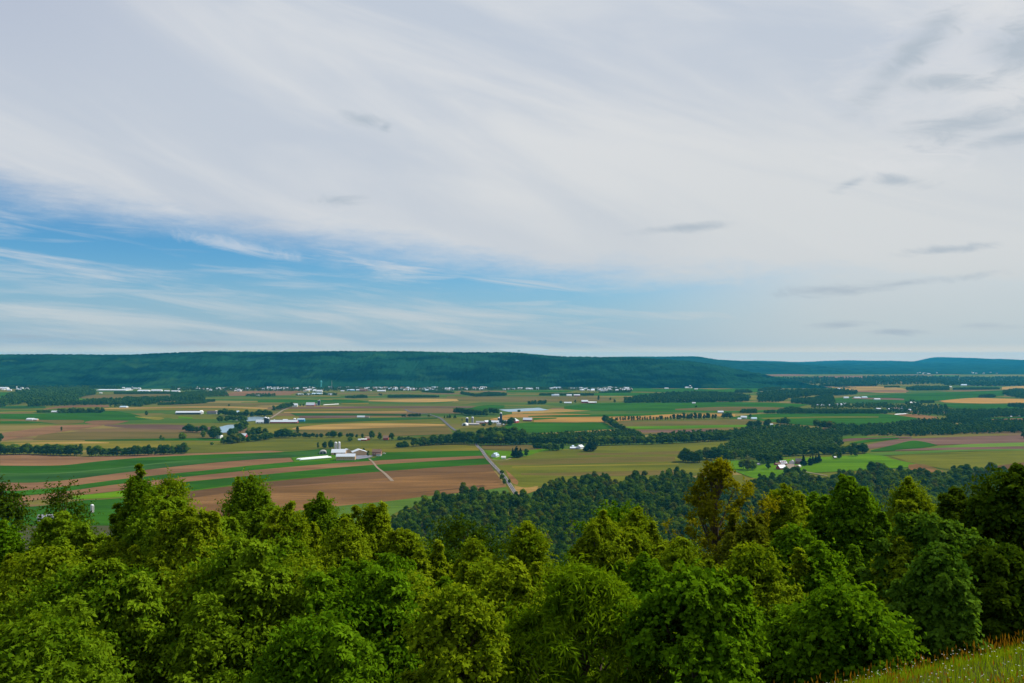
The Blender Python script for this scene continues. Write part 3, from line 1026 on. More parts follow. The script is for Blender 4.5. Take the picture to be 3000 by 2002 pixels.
def L_(x0, line, n, hv, label, group=None, kind='field', wf=1.0, jit=0.28, spread=4.0, name='tree'):
    """a row of n separate trees along a line of base points"""
    if group is None and n > 1: group = label
    pts = Q(x0, line)
    P = [at(p[0], p[1], ZB) for p in pts]
    seg = [(P[i + 1] - P[i]).length for i in range(len(P) - 1)]
    tot = sum(seg)
    r = random.Random(int(x0) + n * 31 + int(hv))
    for i in range(n):
        d = (i + 0.5 + r.uniform(-.35, .35)) / n * tot
        k = 0
        while k < len(seg) - 1 and d > seg[k]:
            d -= seg[k]; k += 1
        p = P[k].lerp(P[k + 1], min(1, max(0, d / seg[k])))
        p = p + Vector((r.uniform(-2, 2), r.uniform(-spread, spread), 0))
        kk = kind
        if kind == 'mix': kk = r.choice(['field', 'tall', 'field', 'mid'])
        LINE.append((p, hv * K / FPX * p.y * r.uniform(1 - jit, 1 + jit * 0.5), kk, label, group, name, wf))


L_(0, "-40,1040 300,1036 720,1050", 26, 88, 'dark rounded tree in the left half of the long hedgerow above the striped fields', 'trees in the left half of the long hedgerow', 'mix', 1.1)
T_(0, 742, 1048, 108, 'tallest pointed tree standing in the gap of the long hedgerow', 'tall', 0.9)
L_(0, "800,1054 1300,1048 1715,1030", 30, 88, 'dark rounded tree in the right half of the long hedgerow ending above the green strip', 'trees in the right half of the long hedgerow', 'mix', 1.05)
T_(0, 3, 922, 78, 'single tree cut by the left edge above the pinkish field')
T_(0, 565, 825, 42, 'lone square-topped tree on the edge of the pink soil strip', 'tall', 1.1)
T_(0, 1345, 681, 44, 'lone round tree on the green field by the yellow patch')
T_(0, 1478, 900, 38, 'small lone tree on the brown field left of the round bush', 'field')
T_(0, 1500, 903, 22, 'low bush beside the small lone tree', 'bush')
T_(0, 1675, 897, 60, 'low broad tree on the brown field left of the pale round bush', 'bush', 0.9)
T_(500, 300, 886, 66, 'pale green round tree between the creek wood and the broad bush', 'mid', 0.9)
T_(500, 380, 950, 24, 'small bush at the tip of the creek thicket', 'bush')
L_(500, "125,828 240,838 350,840", 9, 68, 'dark tree in the clump left of the creek ponds', 'clump of trees left of the creek ponds', 'mix', 1.2)
L_(500, "360,895 440,892", 3, 105, 'very dark tree beside the white gabled house', 'dark trees by the white gabled house', 'field', 1.0)
L_(500, "470,945 560,940 660,925", 8, 85, 'tree of the creek thicket below the small red barn', 'creek thicket below the red barn', 'mid', 1.1)
L_(500, "695,925 800,915 940,892", 9, 62, 'tree in the thicket right of the small red barn', 'thicket right of the red barn', 'mid', 1.2)
L_(500, "520,880 560,870 610,850", 3, 70, 'tree between the pond and the small red barn', 'trees between pond and red barn', 'mid')
L_(500, "700,875 800,860 880,860", 6, 75, 'tree on the rise right of the small red barn', 'trees right of the red barn', 'field', 1.1)
L_(500, "600,815 640,830 690,800", 4, 85, 'dark tree at the right end of the lower pond', 'trees at the right end of the lower pond', 'field')
L_(500, "440,745 560,735 650,740 700,730", 9, 55, 'dark tree in the band between the two ponds', 'trees between the two ponds', 'field', 1.2)
L_(500, "440,680 520,682 600,690 715,695", 11, 60, 'dark tree right of the long white shed', 'trees right of the long white shed', 'field', 1.1)
L_(500, "735,695 830,690 925,690", 8, 58, 'dark tree on the far bank of the upper pond', 'trees behind the upper pond', 'field', 1.2)
L_(500, "915,640 1000,632 1115,605", 8, 52, 'tree beside the farm lane', 'trees beside the farm lane', 'field', 1.1)
L_(500, "1185,598 1225,598", 2, 30, 'small tree between the two white farm buildings', 'small trees between the two white farm buildings')
T_(500, 535, 599, 22, 'tiny lone tree on the far tan strip')
L_(500, "955,885 1040,885 1110,885", 7, 76, 'dark tree in the low clump below the grain strip', 'clump below the grain strip', 'field', 1.25)
T_(500, 1165, 850, 70, 'thin tree standing up behind the clump below the grain strip', 'tall')
L_(500, "1130,885 1220,885 1290,888 1400,888", 8, 46, 'small tree of the hedge in front of the brown strips', 'hedge in front of the brown strips', 'mid', 1.1)
L_(500, "1420,885 1490,882 1560,885", 4, 62, 'tree in the middle of the hedge in front of the brown strips', 'trees in the middle of that hedge', 'field', 1.2)
T_(500, 1650, 917, 46, 'single dark bush in the olive meadow above the silos', 'bush', 0.7)
L_(500, "1590,885 1640,882 1720,890", 4, 40, 'low tree left of the red farmhouse', 'low trees left of the red farmhouse', 'mid')
L_(1000, "180,893 190,893", 1, 55, 'tree on the left side of the red farmhouse', None, 'tall', 1.1)
T_(1000, 278, 893, 74, 'tallest tree behind the red farmhouse')
T_(1000, 352, 905, 68, 'round dark tree right of the red farmhouse')
T_(1000, 462, 908, 68, 'dark round tree right of the dull red barn')
T_(1000, 80, 915, 40, 'small dark bush at the left end of the farmhouse garden', 'bush', 0.7)
L_(1000, "510,905 580,905 650,900", 5, 32, 'low bush between the dark round tree and the long wood', 'low bushes before the long wood', 'bush', 0.8)
L_(1000, "520,972 570,972 620,970", 4, 50, 'dark bush clump isolated in the olive meadow', 'isolated bush clump in the meadow', 'bush', 0.8)
L_(1000, "660,968 760,958 850,952 1030,944", 17, 86, 'tree in the row left of the road wood', 'row of trees left of the road wood', 'mix', 1.1)
L_(1000, "1040,942 1110,942 1200,944", 9, 118, 'tall tree at the left edge of the road crossing the wood', 'tall trees at the road gap', 'mix', 1.0)
T_(1000, 1235, 952, 62, 'pale bushy tree overhanging the road at the wood edge', 'mid', 1.0)
L_(1000, "1255,950 1400,950 1560,952 1700,945", 20, 112, 'dark tree on the front edge of the wood right of the road', 'front edge of the road wood', 'mix', 1.0)
L_(1000, "1260,915 1400,900 1520,890 1680,905", 14, 108, 'dark tree deeper in the wood right of the road', 'inner trees of the road wood', 'mix', 1.1)
L_(1000, "340,500 370,502", 2, 22, 'far pair of small dark trees below the long white shed')
T_(1000, 1610, 1066, 100, 'large dark spruce beside the meadow right of the blue-roofed house', 'conifer', 1.8, name='conifer_tree')
T_(1000, 1645, 1058, 78, 'smaller spruce leaning on the large spruce', 'conifer', 1.6, name='conifer_tree')
T_(1000, 1575, 1060, 82, 'slim spruce on the left of the large spruce', 'conifer', 0.8, name='conifer_tree')
T_(1000, 1700, 1053, 66, 'round leafy tree right of the spruces', 'mid', 0.95)
T_(1000, 1478, 1290, 75, 'roadside tree hanging over the road edge', 'mid', 0.9)
T_(1000, 1500, 1310, 50, 'low roadside bush below the roadside tree', 'bush', 0.6)
T_(1000, 1545, 1300, 35, 'small bush on the right verge of the road', 'bush', 0.6)
L_(1000, "1480,1215 1470,1205", 2, 26, 'small bush on the road edge above the roadside tree', 'small bushes on the road edge', 'bush', 0.7)
# trees around the silo farm
T_(500, 1355, 985, 58, 'outermost slim tree left of the tall silos', 'tall', 0.9)
L_(500, "1390,982 1425,982", 2, 60, 'tree of the broad pair left of the tall silos', 'pair of trees left of the silos', 'tall', 1.1)
L_(500, "1450,980 1500,980", 3, 66, 'narrow tree next to the tall silos', 'narrow trees next to the silos', 'tall', 0.8)
T_(1000, 205, 1030, 50, 'oval tree behind the farm yard', 'tall', 1.2)
T_(1000, 247, 1056, 52, 'round tree beside the brown-roofed house', 'mid', 0.9)
# farm on the rise, centre
L_(1000, "1055,665 1130,672 1230,685 1330,688", 14, 64, 'tree in the clump above the blue silo', 'clump above the blue silo', 'field', 1.15)
L_(1000, "1350,662 1400,665 1430,675", 4, 60, 'tree on the right of the clump behind the red-roofed farm', 'trees right of that clump', 'field', 1.1)
L_(1000, "935,708 960,708 1000,706 1035,708 1065,708", 6, 36, 'small dark tree on the lawn beside the far road', 'small trees beside the far road', 'conifer', 1.1, name='conifer_tree')
L_(1000, "560,697 600,697 660,695 730,694", 8, 30, 'low tree of the isolated hedge on the far meadow', 'isolated hedge on the far meadow', 'field', 1.2)
T_(1000, 805, 694, 24, 'single bush right of the isolated hedge', 'bush', 0.8)
T_(1000, 1365, 776, 55, 'round tree in front of the white farm sheds')
L_(1000, "1290,778 1310,778", 2, 24, 'low bush by the grey shed', 'low bushes by the grey shed', 'bush')
L_(1000, "1540,770 1570,775", 3, 72, 'dark tree beside the twin red barns', 'dark trees beside the twin red barns', 'field')
L_(1000, "1480,760 1510,765", 2, 36, 'small dark tree under the tall silo', 'small trees under the tall silo', 'field')
T_(1000, 1110, 735, 26, 'thin brownish tree above the white round shed', 'tall')
L_(1000, "1620,650 1650,650", 2, 20, 'small dark bush on the pond bank', 'bushes on the pond bank', 'bush', 0.6)
# right of the centre
L_(1500, "300,1005 360,1005 430,1002", 5, 68, 'broad pale-topped bush left of the white-roofed shed', 'broad bushes left of the white-roofed shed', 'mid', 1.2)
T_(1500, 460, 998, 72, 'grey-green tree left of the white-roofed shed', 'mid', 0.9)
L_(1500, "205,982 250,980 280,978", 4, 45, 'bush at the left end of the bush row by the gully', 'bushes by the gully', 'bush', 0.8)
T_(1500, 718, 1008, 112, 'broad very dark conifer right of the white gabled house', 'conifer', 2.0, name='conifer_tree')
T_(1500, 755, 1003, 96, 'second dark conifer behind the broad one', 'conifer', 1.2, name='conifer_tree')
T_(1500, 785, 975, 72, 'dark leafy tree at the right side of the conifers', 'field', 0.9)
L_(1500, "190,945 400,950 560,950 700,948", 16, 80, 'tree of the wood edge behind the white gabled house', 'wood edge behind the white gabled house', 'mix', 1.1)
L_(1500, "800,955 950,950 1100,948 1305,944", 20, 78, 'tree in the straight wood edge above the olive meadow', 'straight wood edge above the olive meadow', 'mid', 1.15)
L_(1500, "1315,942 1500,936 1700,925 1882,916 2020,910", 24, 82, 'dark tree in the right part of the straight wood edge', 'right part of the straight wood edge', 'field', 1.1)
L_(1500, "250,900 500,895 800,890 1050,880", 18, 62, 'tree in the rear row of the central wood', 'rear row of the central wood', 'field', 1.2)
L_(1500, "845,738 900,765 960,800 1040,835 1130,862", 17, 62, 'tree in the slanting row between the green and brown fields', 'slanting row between two fields', 'mid', 1.1)
L_(1500, "880,733 1100,730 1300,727 1470,722", 24, 42, 'thin tree of the sparse row along the orange stubble', 'sparse row along the orange stubble', 'tall', 1.0)
L_(1500, "1480,720 1600,718 1760,715 1882,713", 15, 62, 'dark tree of the denser row right of the sparse one', 'denser row right of the sparse one', 'tall', 1.2)
T_(1500, 795, 543, 45, 'lone dark tree above the far red barn', 'tall', 1.2)
T_(1500, 903, 543, 28, 'small round tree right of the lone dark tree')
T_(1500, 943, 565, 34, 'pair-forming tree near the end of the far wood')
T_(1500, 583, 566, 30, 'tree between the white sheds and the far red barn')
T_(1500, 450, 568, 22, 'round bush left of the far white sheds', 'bush')
T_(1500, 1692, 612, 24, 'lone dark tree on the wide green meadow')
# woods on the right
L_(2000, "0,1105 60,1110 170,1112", 7, 118, 'tree at the left end of the right-hand wood', 'left end of the right-hand wood', 'field', 1.0)
L_(2000, "210,1085 330,1090 480,1092", 11, 105, 'tree on the front edge of the right-hand wood', 'front edge of the right-hand wood', 'mid', 1.1)
L_(2000, "540,1175 600,1185 660,1180", 4, 100, 'pale tree of the tongue reaching down beside the red barns', 'tongue of trees beside the red barns', 'mid', 1.0)
T_(2000, 790, 1172, 78, 'dark pointed tree left of the red barns', 'field', 0.85)
T_(2000, 740, 1135, 60, 'pale round tree at the wood edge left of the red barns', 'mid', 0.9)
L_(2000, "700,1110 800,1115 900,1110", 6, 100, 'dark tree of the wood right behind the red barns', 'wood right behind the red barns', 'field', 1.1)
L_(2000, "930,1055 1100,1048 1300,1038 1500,1030 1690,1026", 26, 88, 'tree in the long belt above the bright meadow', 'long belt above the bright meadow', 'field', 1.15)
L_(2000, "1095,1145 1130,1142", 2, 95, 'dark fir beside the brown-roofed farmhouse', 'firs beside the brown-roofed farmhouse', 'conifer', 1.2, name='conifer_tree')
L_(2000, "1170,1138 1200,1130 1240,1118 1270,1105", 5, 82, 'dark fir in the group right of the brown-roofed farmhouse', 'fir group on the bright meadow', 'conifer', 1.2, name='conifer_tree')
T_(2000, 1440, 1080, 88, 'lone dark tree beside the tiny shed on the bright meadow', 'field', 0.85)
T_(2000, 1395, 1070, 40, 'small bush left of the lone dark tree', 'bush', 0.7)
T_(2000, 1590, 1058, 75, 'wide tree with a visible stem below the belt', 'field', 1.0)
T_(2000, 1550, 1053, 45, 'thin small tree left of the wide tree', 'tall')
L_(2000, "620,655 660,650", 2, 30, 'dark bush pair above the white barns', 'bush pair above the white barns', 'bush')
L_(2000, "370,708 440,708", 3, 62, 'dark tree left of the white barns', 'dark trees left of the white barns', 'field', 1.1)
T_(2000, 622, 705, 38, 'round dark tree behind the white barns')
L_(2000, "600,800 690,790 800,780", 7, 62, 'tree at the upper left corner of the big right-hand wood', 'upper left corner of the big wood', 'field', 1.1)
L_(2000, "870,765 920,760 970,768", 4, 62, 'tall tree on the top edge of the big right-hand wood', 'top edge of the big wood', 'field')
L_(2000, "1235,800 1300,800 1370,805", 5, 75, 'tree in the rounded group at the meadow edge on the right', 'rounded group at the meadow edge', 'mid', 1.1)
T_(2400, 1880, 895, 60, 'dark tree cut by the right edge above the mauve soil')

# ------------------------------------------------------------------ woods too dense to count : one object each
def in_poly(px, py, poly):
    poly = np.array(poly)
    n = len(poly); inside = np.zeros(len(px), bool)
    j = n - 1
    for i in range(n):
        xi, yi = poly[i]; xj, yj = poly[j]
        c = ((yi > py) != (yj > py)) & (px < (xj - xi) * (py - yi) / (yj - yi + 1e-12) + xi)
        inside ^= c
        j = i
    return inside


def mesh_arrays(me):
    v = np.empty(len(me.vertices) * 3, np.float32); me.vertices.foreach_get('co', v)
    tn = np.empty(len(me.vertices), np.float32); me.attributes['tint'].data.foreach_get('value', tn)
    li = np.empty(len(me.loops), np.int32); me.loops.foreach_get('vertex_index', li)
    ls = np.empty(len(me.polygons), np.int32); me.polygons.foreach_get('loop_start', ls)
    lt = np.diff(np.append(ls, len(li)))
    tri = li[np.concatenate([ls[lt == 3][:, None] + np.arange(3)])] if (lt == 3).any() else np.zeros((0, 3), int)
    quad = li[np.concatenate([ls[lt == 4][:, None] + np.arange(4)])] if (lt == 4).any() else np.zeros((0, 4), int)
    return v.reshape(-1, 3), tri, quad, tn


# rows and clumps : the 300 trees that show largest stand as things of their own
order = sorted(range(len(LINE)), key=lambda i: -LINE[i][1] / LINE[i][0].y)
rest_l = {}
for rank, i in enumerate(order):
    p, h, kk, label, group, name, wf = LINE[i]
    if rank < 300:
        nm = name if name != 'tree' else 'hedgerow_tree'
        put_tree(p, h, kk, label, 'hedgerow tree' if name == 'tree' else 'conifer', group, nm, wf * (1.22 if name == 'tree' else 1.0))
    else:
        rest_l.setdefault(label, []).append((p, h, kk, wf))
print('line trees', len(LINE), 'rest groups', len(rest_l))
MA = {}
for label, lst in rest_l.items():
    r = np.random.default_rng(len(label) * 7 + len(lst))
    V = []; T3 = []; T4 = []; TN = []; b = 0
    for p, h, kk, wf in lst:
        me_ = PR[kk][r.integers(len(PR[kk]))]
        if me_.name not in MA: MA[me_.name] = mesh_arrays(me_)
        v, tri, quad, tn = MA[me_.name]
        s_ = h / (10.0 if kk == 'bush' else 16.0); w_ = s_ * wf * 1.2
        a = r.uniform(0, 6.28); c_, q_ = math.cos(a) * w_, math.sin(a) * w_
        vv = np.stack([v[:, 0] * c_ - v[:, 1] * q_ + p.x, v[:, 0] * q_ + v[:, 1] * c_ + p.y, v[:, 2] * s_ + p.z], -1)
        V.append(vv); T3.append(tri + b); T4.append(quad + b); TN.append(tn); b += len(v)
    me_ = np_mesh('treeline', np.concatenate(V), [np.concatenate(T3), np.concatenate(T4)], LM['field'], {'tint': np.concatenate(TN)})
    tag(link_mesh('treeline', me_), 'further trees: ' + label.replace(' tree ', ' trees ', 1), 'trees', kind='stuff')

FARA = [mesh_arrays(m_) for m_ in PR['far']]
def merged_wood(name, label, cat, pts, hs, seed=1, mat='far'):
    r = np.random.default_rng(seed)
    V = []; T3 = []; T4 = []; TN = []
    b = 0
    for (x, y, z), h in zip(pts, hs):
        v, tri, quad, tn = FARA[r.integers(len(FARA))]
        a = r.uniform(0, 6.28); s = h / 16.0; w = s * r.uniform(0.85, 1.2)
        c, sn = math.cos(a) * w, math.sin(a) * w
        vv = np.empty_like(v)
        vv[:, 0] = v[:, 0] * c - v[:, 1] * sn + x
        vv[:, 1] = v[:, 0] * sn + v[:, 1] * c + y
        vv[:, 2] = v[:, 2] * s + z
        V.append(vv); T3.append(tri + b); T4.append(quad + b); TN.append(np.clip(tn + r.uniform(-.3, .3), 0, 1)); b += len(v)
    if not V: return None
    me = np_mesh(name, np.concatenate(V), [np.concatenate(T3), np.concatenate(T4)], LM[mat], {'tint': np.concatenate(TN)})
    return tag(link_mesh(name, me), label, cat, kind='stuff')


def wood_pts(poly, space, r, lim=1400):
    P = [at(px, py, 0) for px, py in poly]
    x0, x1 = min(p.x for p in P), max(p.x for p in P)
    y0, y1 = min(p.y for p in P), max(p.y for p in P)
    while True:
        nx, ny = int((x1 - x0) / space) + 1, int((y1 - y0) / space) + 1
        gx, gy = np.meshgrid(np.linspace(x0, x1, nx), np.linspace(y0, y1, ny))
        gx = (gx + r.uniform(-.45, .45, gx.shape) * space).ravel(); gy = (gy + r.uniform(-.45, .45, gy.shape) * space).ravel()
        k = in_poly(gx, gy, [(p.x, p.y) for p in P])
        if k.sum() <= lim: break
        space *= 1.15
    return np.stack([gx[k], gy[k], np.zeros(k.sum())], -1), space


def WD(x0, top, bot, h, label, cat='wood', lim=1400):
    poly = dedupe(Q(x0, top) + Q(x0, bot)[::-1])
    r = np.random.default_rng(int(abs(x0)) + len(top) * 13)
    open_ = 1.9 if 'between the' in label or 'around' in label else (1.8 if 'hazy' in label and 'blue' in label or 'beyond' in label else 1.0)
    pts, sp_ = wood_pts(poly, h * 0.72 * open_, r, lim)
    k = max(1.0, sp_ / (h * 0.72 * open_)) ** 0.7
    merged_wood('woodland', label, cat, pts, mat='field' if 'big right-hand' in label or 'central wood' in label else 'far', hs= r.uniform(0.55, 1.25, len(pts)) * h * k, seed=len(label))


WOODS = """
0|0,545 160,480 430,448 800,448 880,478|0,610 200,580 480,568 700,535 880,490|13|hazy wood on the far left below the white farmsteads
0|250,595 500,578 1000,550 1200,535 1260,540 1560,532 1882,512|250,604 650,592 1000,585 1290,604 1500,560 1882,545|14|thin dark tree belt across the far left fields
0|530,650 950,648|530,663 950,660|17|isolated dark grove on the far left meadow
0|340,652 460,652|340,658 460,658|9|small dark copse left of the isolated grove
0|1000,605 1300,590|1000,610 1300,600|9|small copse around the far turquoise-roofed barn
0|1450,582 1700,575 1900,560|1450,590 1700,582 1900,572|11|far low hedge left of the tan strip
0|1050,475 1640,475|1050,487 1640,485|10|narrow hedge below the far white farm sheds
0|1640,490 1882,462|1640,512 1882,505|11|scattered wood right of the far white farm sheds
500|0,480 230,470 500,462|0,530 300,515 540,508|10|low far wood between the farm sheds and the tan field
500|0,570 200,555 400,548|0,585 150,580 410,556|10|low hedge in front of the low far wood
500|690,498 850,490 960,495|690,506 830,515 965,508|11|dark far grove around a small white house
500|1150,495 1380,480 1530,485|1150,502 1380,500 1530,500|9|trees around the far white factory buildings
1000|40,518 200,508 240,518|40,522 120,526 240,522|11|far dark clump with a taller tree on its right
1000|430,510 560,505 700,508 900,512|430,522 560,522 900,518|10|long far hedge in the middle distance
1000|740,460 870,452 1000,470|740,468 870,476 1040,480|9|low far trees below the town, centre
1000|1100,475 1240,500 1350,478 1480,488 1520,495|1100,488 1240,512 1400,505 1520,502|12|far copse right of the centre below the town
1000|1710,575 1880,565|1710,582 1880,580|14|dark copse behind the upper end of the big pond
1000|1820,490 2320,490|1820,500 2320,500|9|hedge by the far white barn group
1500|1030,550 1200,520 1480,490 1882,488|1030,572 1200,568 1500,568 1882,560|15|large far wood behind the wide green meadow
1500|780,478 880,470 1090,462|640,480 880,476 1090,472|8|thin dark hedge below the far village
2000|0,490 120,482 480,495 620,525|0,558 200,560 500,560 600,555|15|right part of the large far wood
2000|480,462 600,455|480,475 640,475|12|small dark wood above the yellow glade
2000|690,455 760,435 900,430|690,462 800,455 910,445|11|far wood on the low rise right of the glade
2000|690,500 900,465 1250,462 1480,465 1600,480|700,560 900,560 960,535 1240,500 1450,500 1600,490|14|far wood winding right towards the white farm
2000|1000,545 1200,535 1360,490 1400,560|1000,570 1170,585 1400,600 1380,580|14|wood spreading below the winding far wood
2000|1180,600 1400,590 1882,580|1180,618 1400,620 1882,620|12|broad dark wood around the far white houses
2000|870,650 1000,620 1100,640 1882,650|870,668 1100,668 1882,668|12|dark tree band at the upper edge of the right green meadow
2000|750,655 850,652|750,665 850,664|10|short hedge left of the dark tree band
2000|530,655 560,640 680,640|530,662 600,664 680,662|10|short dark hedge above the white barns
2400|0,415 530,395|0,418 530,412|17|dark far wood edge left of the mast
2400|600,418 740,418|600,428 740,426|7|thin far hedge right of the mast
2400|800,440 900,425 1190,430|800,448 900,454 1190,450|16|dark isolated wood on the far right plain
2400|1230,438 1400,435 1650,435|1230,448 1400,448 1660,444|8|broken hedge at the right of the isolated wood
2400|1690,475 1800,455 2100,460|1700,495 1850,525 2100,520|14|dark grove at the right edge of the far plain
2400|1470,508 1560,500 1620,505|1470,522 1620,518|10|small copse left of the grove at the right edge
2400|1730,595 1800,590 2100,595|1750,605 1850,612 2100,612|13|small grove on the right above the tree belt
2400|930,560 1060,558|930,570 1060,570|10|dark flat copse on the open slope
2400|800,570 850,545 900,560|780,590 850,600 960,600|12|trees around the far pinkish house
2400|600,600 900,600 1160,600 1200,640|640,660 800,675 1100,690 1440,690|13|wood around the far white farm on the right
2400|1180,650 1440,650 1882,640 2100,640|1180,730 1440,720 1650,700 2100,695|13|wood belt reaching the right edge
2400|1330,730 1600,745 1882,745 2100,740|1300,770 1600,790 1882,790 2100,790|13|wood band below the belt on the right
2400|100,790 450,800 900,785 1400,790 1882,790 2100,790|180,868 900,872 1500,850 1882,840 2100,835|15|long dark wood belt above the mauve soil
2400|470,795 700,770 900,745 1100,735 1350,740|470,803 700,782 900,765 1100,758 1350,752|13|curved tree row above the tan strip on the right
2000|450,955 620,895 850,850 1100,840 1240,880 1450,905|210,1075 700,1090 910,1045 940,1010 1300,1000 1470,955|17|inner part of the big right-hand wood
2000|0,905 300,880 600,830 1000,800 1250,840 1500,850|0,918 300,912 480,905 900,900 1250,900 1450,905|16|upper part of the big right-hand wood
1500|200,880 600,870 1000,850 1160,865|200,935 700,940 1200,935 1240,920|15|inner part of the central wood
1500|1240,905 1500,880 1882,850 2050,870|1300,930 1500,925 1882,905 2050,898|16|wood behind the straight wood edge
1000|1220,900 1480,860 1700,880 1882,905|1240,940 1500,940 1882,940|17|inner part of the road wood
0|-900,415 0,425 600,420 1100,432|-900,436 0,440 600,432 1100,442|10|tree fringe at the foot of the ridge on the left
500|0,425 600,425 1200,430 1882,428|0,462 300,455 1200,462 1882,455|9|trees between the town houses on the left
1000|0,428 600,430 1200,435 1882,432|0,460 600,460 1200,455 1882,447|9|trees between the town houses in the centre
1500|200,428 700,430 1100,430|200,445 700,455 1100,465|9|trees between the village sheds
2000|-100,390 400,395 900,400|-100,405 400,410 900,412|9|trees at the foot of the ridge end
2000|870,350 1300,345 1882,360 2400,350|870,395 1300,405 1882,405 2400,395|16|hazy woods beyond the valley floor on the right
2400|400,330 900,330 1500,340 2100,335|400,370 900,372 1500,372 2100,372|9|hazy far woods at the foot of the blue hills
2400|1150,380 1500,385 2100,380|1150,405 1500,415 2100,412|11|dark hazy wood on the far right plain
2000|-80,290 300,300 700,305|300,340 700,345 800,350|18|hazy wood in the gap between the ridges
"""
for ln in WOODS.strip().splitlines():
    x0, a, b_, h, lab = ln.split('|')
    WD(float(x0), a, b_, float(h), lab)

# ------------------------------------------------------------------ wood on the lower slope
BX = [-400, 900, 1150, 1180, 1300, 1500, 1560, 1640, 1700, 1800, 1900, 2000, 2080, 2180, 2215, 2300, 2420, 2560, 2700, 3000, 3600]
BY = [1900, 1760, 1540, 1500, 1466, 1462, 1448, 1424, 1418, 1412, 1403, 1410, 1412, 1432, 1425, 1402, 1404, 1394, 1392, 1396, 1398]
sky_x = [0, 60, 180, 300, 350, 400, 440, 500, 620, 730, 800, 860, 940, 980, 1010, 1100, 1180, 1250, 1300, 1400, 1480, 1540, 1640, 1770, 1870, 1960, 2000, 2090, 2180, 2260, 2400, 2490, 2580, 2665, 2760, 2850, 2920, 3000]
sky_y = [1540, 1560, 1460, 1560, 1450, 1380, 1420, 1430, 1430, 1400, 1450, 1510, 1450, 1490, 1530, 1480, 1560, 1600, 1620, 1590, 1600, 1550, 1600, 1510, 1500, 1560, 1400, 1350, 1420, 1440, 1470, 1400, 1480, 1405, 1460, 1480, 1410, 1370]
NSLOPE = 300 - 102 - NT_[0]
P_ = []
y = 46.0
rs = np.random.default_rng(11)
while y < 1720:
    sp_ = 12.5 if y > 420 else 14.0
    wl = (-0.70 if y < 650 else -0.35) * y - 15
    wr = 0.74 * y + 25
    n = int((wr - wl) / sp_)
    xx = np.linspace(wl, wr, n) + rs.uniform(-.42, .42, n) * sp_
    yy = y + rs.uniform(-.42, .42, n) * sp_
    P_.append(np.stack([xx, yy], -1))
    y += sp_
P_ = np.concatenate(P_)
zz = hill_z(P_[:, 0], P_[:, 1])
hh_ = np.clip(rs.normal(14, 4.2, len(P_)), 5, 25)
hh_ = np.where(P_[:, 1] < 260, hh_ * 0.75, hh_)
pxb, pyb = project(P_[:, 0], P_[:, 1], zz)
ok = pyb > np.interp(pxb, BX, BY) + 9 * np.sin(pxb / 47.0) + 7 * np.sin(pxb / 19.0 + 1.0) + rs.uniform(-9, 6, len(pxb))
P_, zz, hh_, pxb, pyb = P_[ok], zz[ok], hh_[ok], pxb[ok], pyb[ok]
pxt, pyt = project(P_[:, 0], P_[:, 1], zz + hh_)
vis = (pyt < np.interp(pxt, sky_x, sky_y) - 6) & (pxt > 0) & (pxt < 3000)
order = np.argsort(np.where(vis, P_[:, 1], 1e9))
ind = set(order[:NSLOPE].tolist())
print('slope wood trees', len(P_), 'visible', int(vis.sum()))
for i in ind:
    put_tree((P_[i, 0], P_[i, 1], zz[i] - 0.5), hh_[i], 'mid' if rs.uniform() < 0.85 else 'field',
             'green leafy tree packed in the wood on the lower slope behind the near trees', group='trees of the wood on the lower slope', seed=i)
rest = np.array([i for i in range(len(P_)) if i not in ind])
# the rest of that wood : one object scattering the same crowns
me = bpy.data.meshes.new('woodland')
me.vertices.add(len(rest))
me.vertices.foreach_set('co', np.stack([P_[rest, 0], P_[rest, 1], zz[rest] - 0.5], -1).astype(np.float32).ravel())
for an, av in (('rot', rs.uniform(0, 6.28, len(rest))), ('ssize', hh_[rest] / 16.0), ('wide', rs.uniform(0.9, 1.15, len(rest)))):
    a_ = me.attributes.new(an, 'FLOAT', 'POINT'); a_.data.foreach_set('value', av.astype(np.float32))
a_ = me.attributes.new('pick', 'INT', 'POINT')
a_.data.foreach_set('value', np.where(rs.uniform(size=len(rest)) < 0.12, 7, rs.integers(0, 7, len(rest))).astype(np.int32))
me.update()
wo_ = tag(link_mesh('woodland', me), 'dense green wood covering the lower slope down to the fields', 'wood', kind='stuff')
srcs = []
for mesh_ in PR['mid'] + PR['field'][:1]:
    srcs.append(next(o for o in bpy.data.objects if o.type == 'MESH' and o.data == mesh_))
ng = bpy.data.node_groups.new('scatter', 'GeometryNodeTree')
ng.interface.new_socket('Geometry', in_out='INPUT', socket_type='NodeSocketGeometry')
ng.interface.new_socket('Geometry', in_out='OUTPUT', socket_type='NodeSocketGeometry')
gi = ng.nodes.new('NodeGroupInput'); go = ng.nodes.new('NodeGroupOutput')
g2i = ng.nodes.new('GeometryNodeGeometryToInstance')
for o in reversed(srcs):
    oi = ng.nodes.new('GeometryNodeObjectInfo')
    oi.inputs['Object'].default_value = o
    oi.inputs['As Instance'].default_value = False
    q = ng.nodes.new('GeometryNodeGeometryToInstance')
    ng.links.new(oi.outputs['Geometry'], q.inputs[0])
    if o is srcs[-1]:
        jn = ng.nodes.new('GeometryNodeJoinGeometry')
    ng.links.new(q.outputs[0], jn.inputs[0])
ng.nodes.remove(g2i)


def na(name, typ='FLOAT'):
    n = ng.nodes.new('GeometryNodeInputNamedAttribute'); n.data_type = typ
    n.inputs['Name'].default_value = name
    return n.outputs['Attribute']


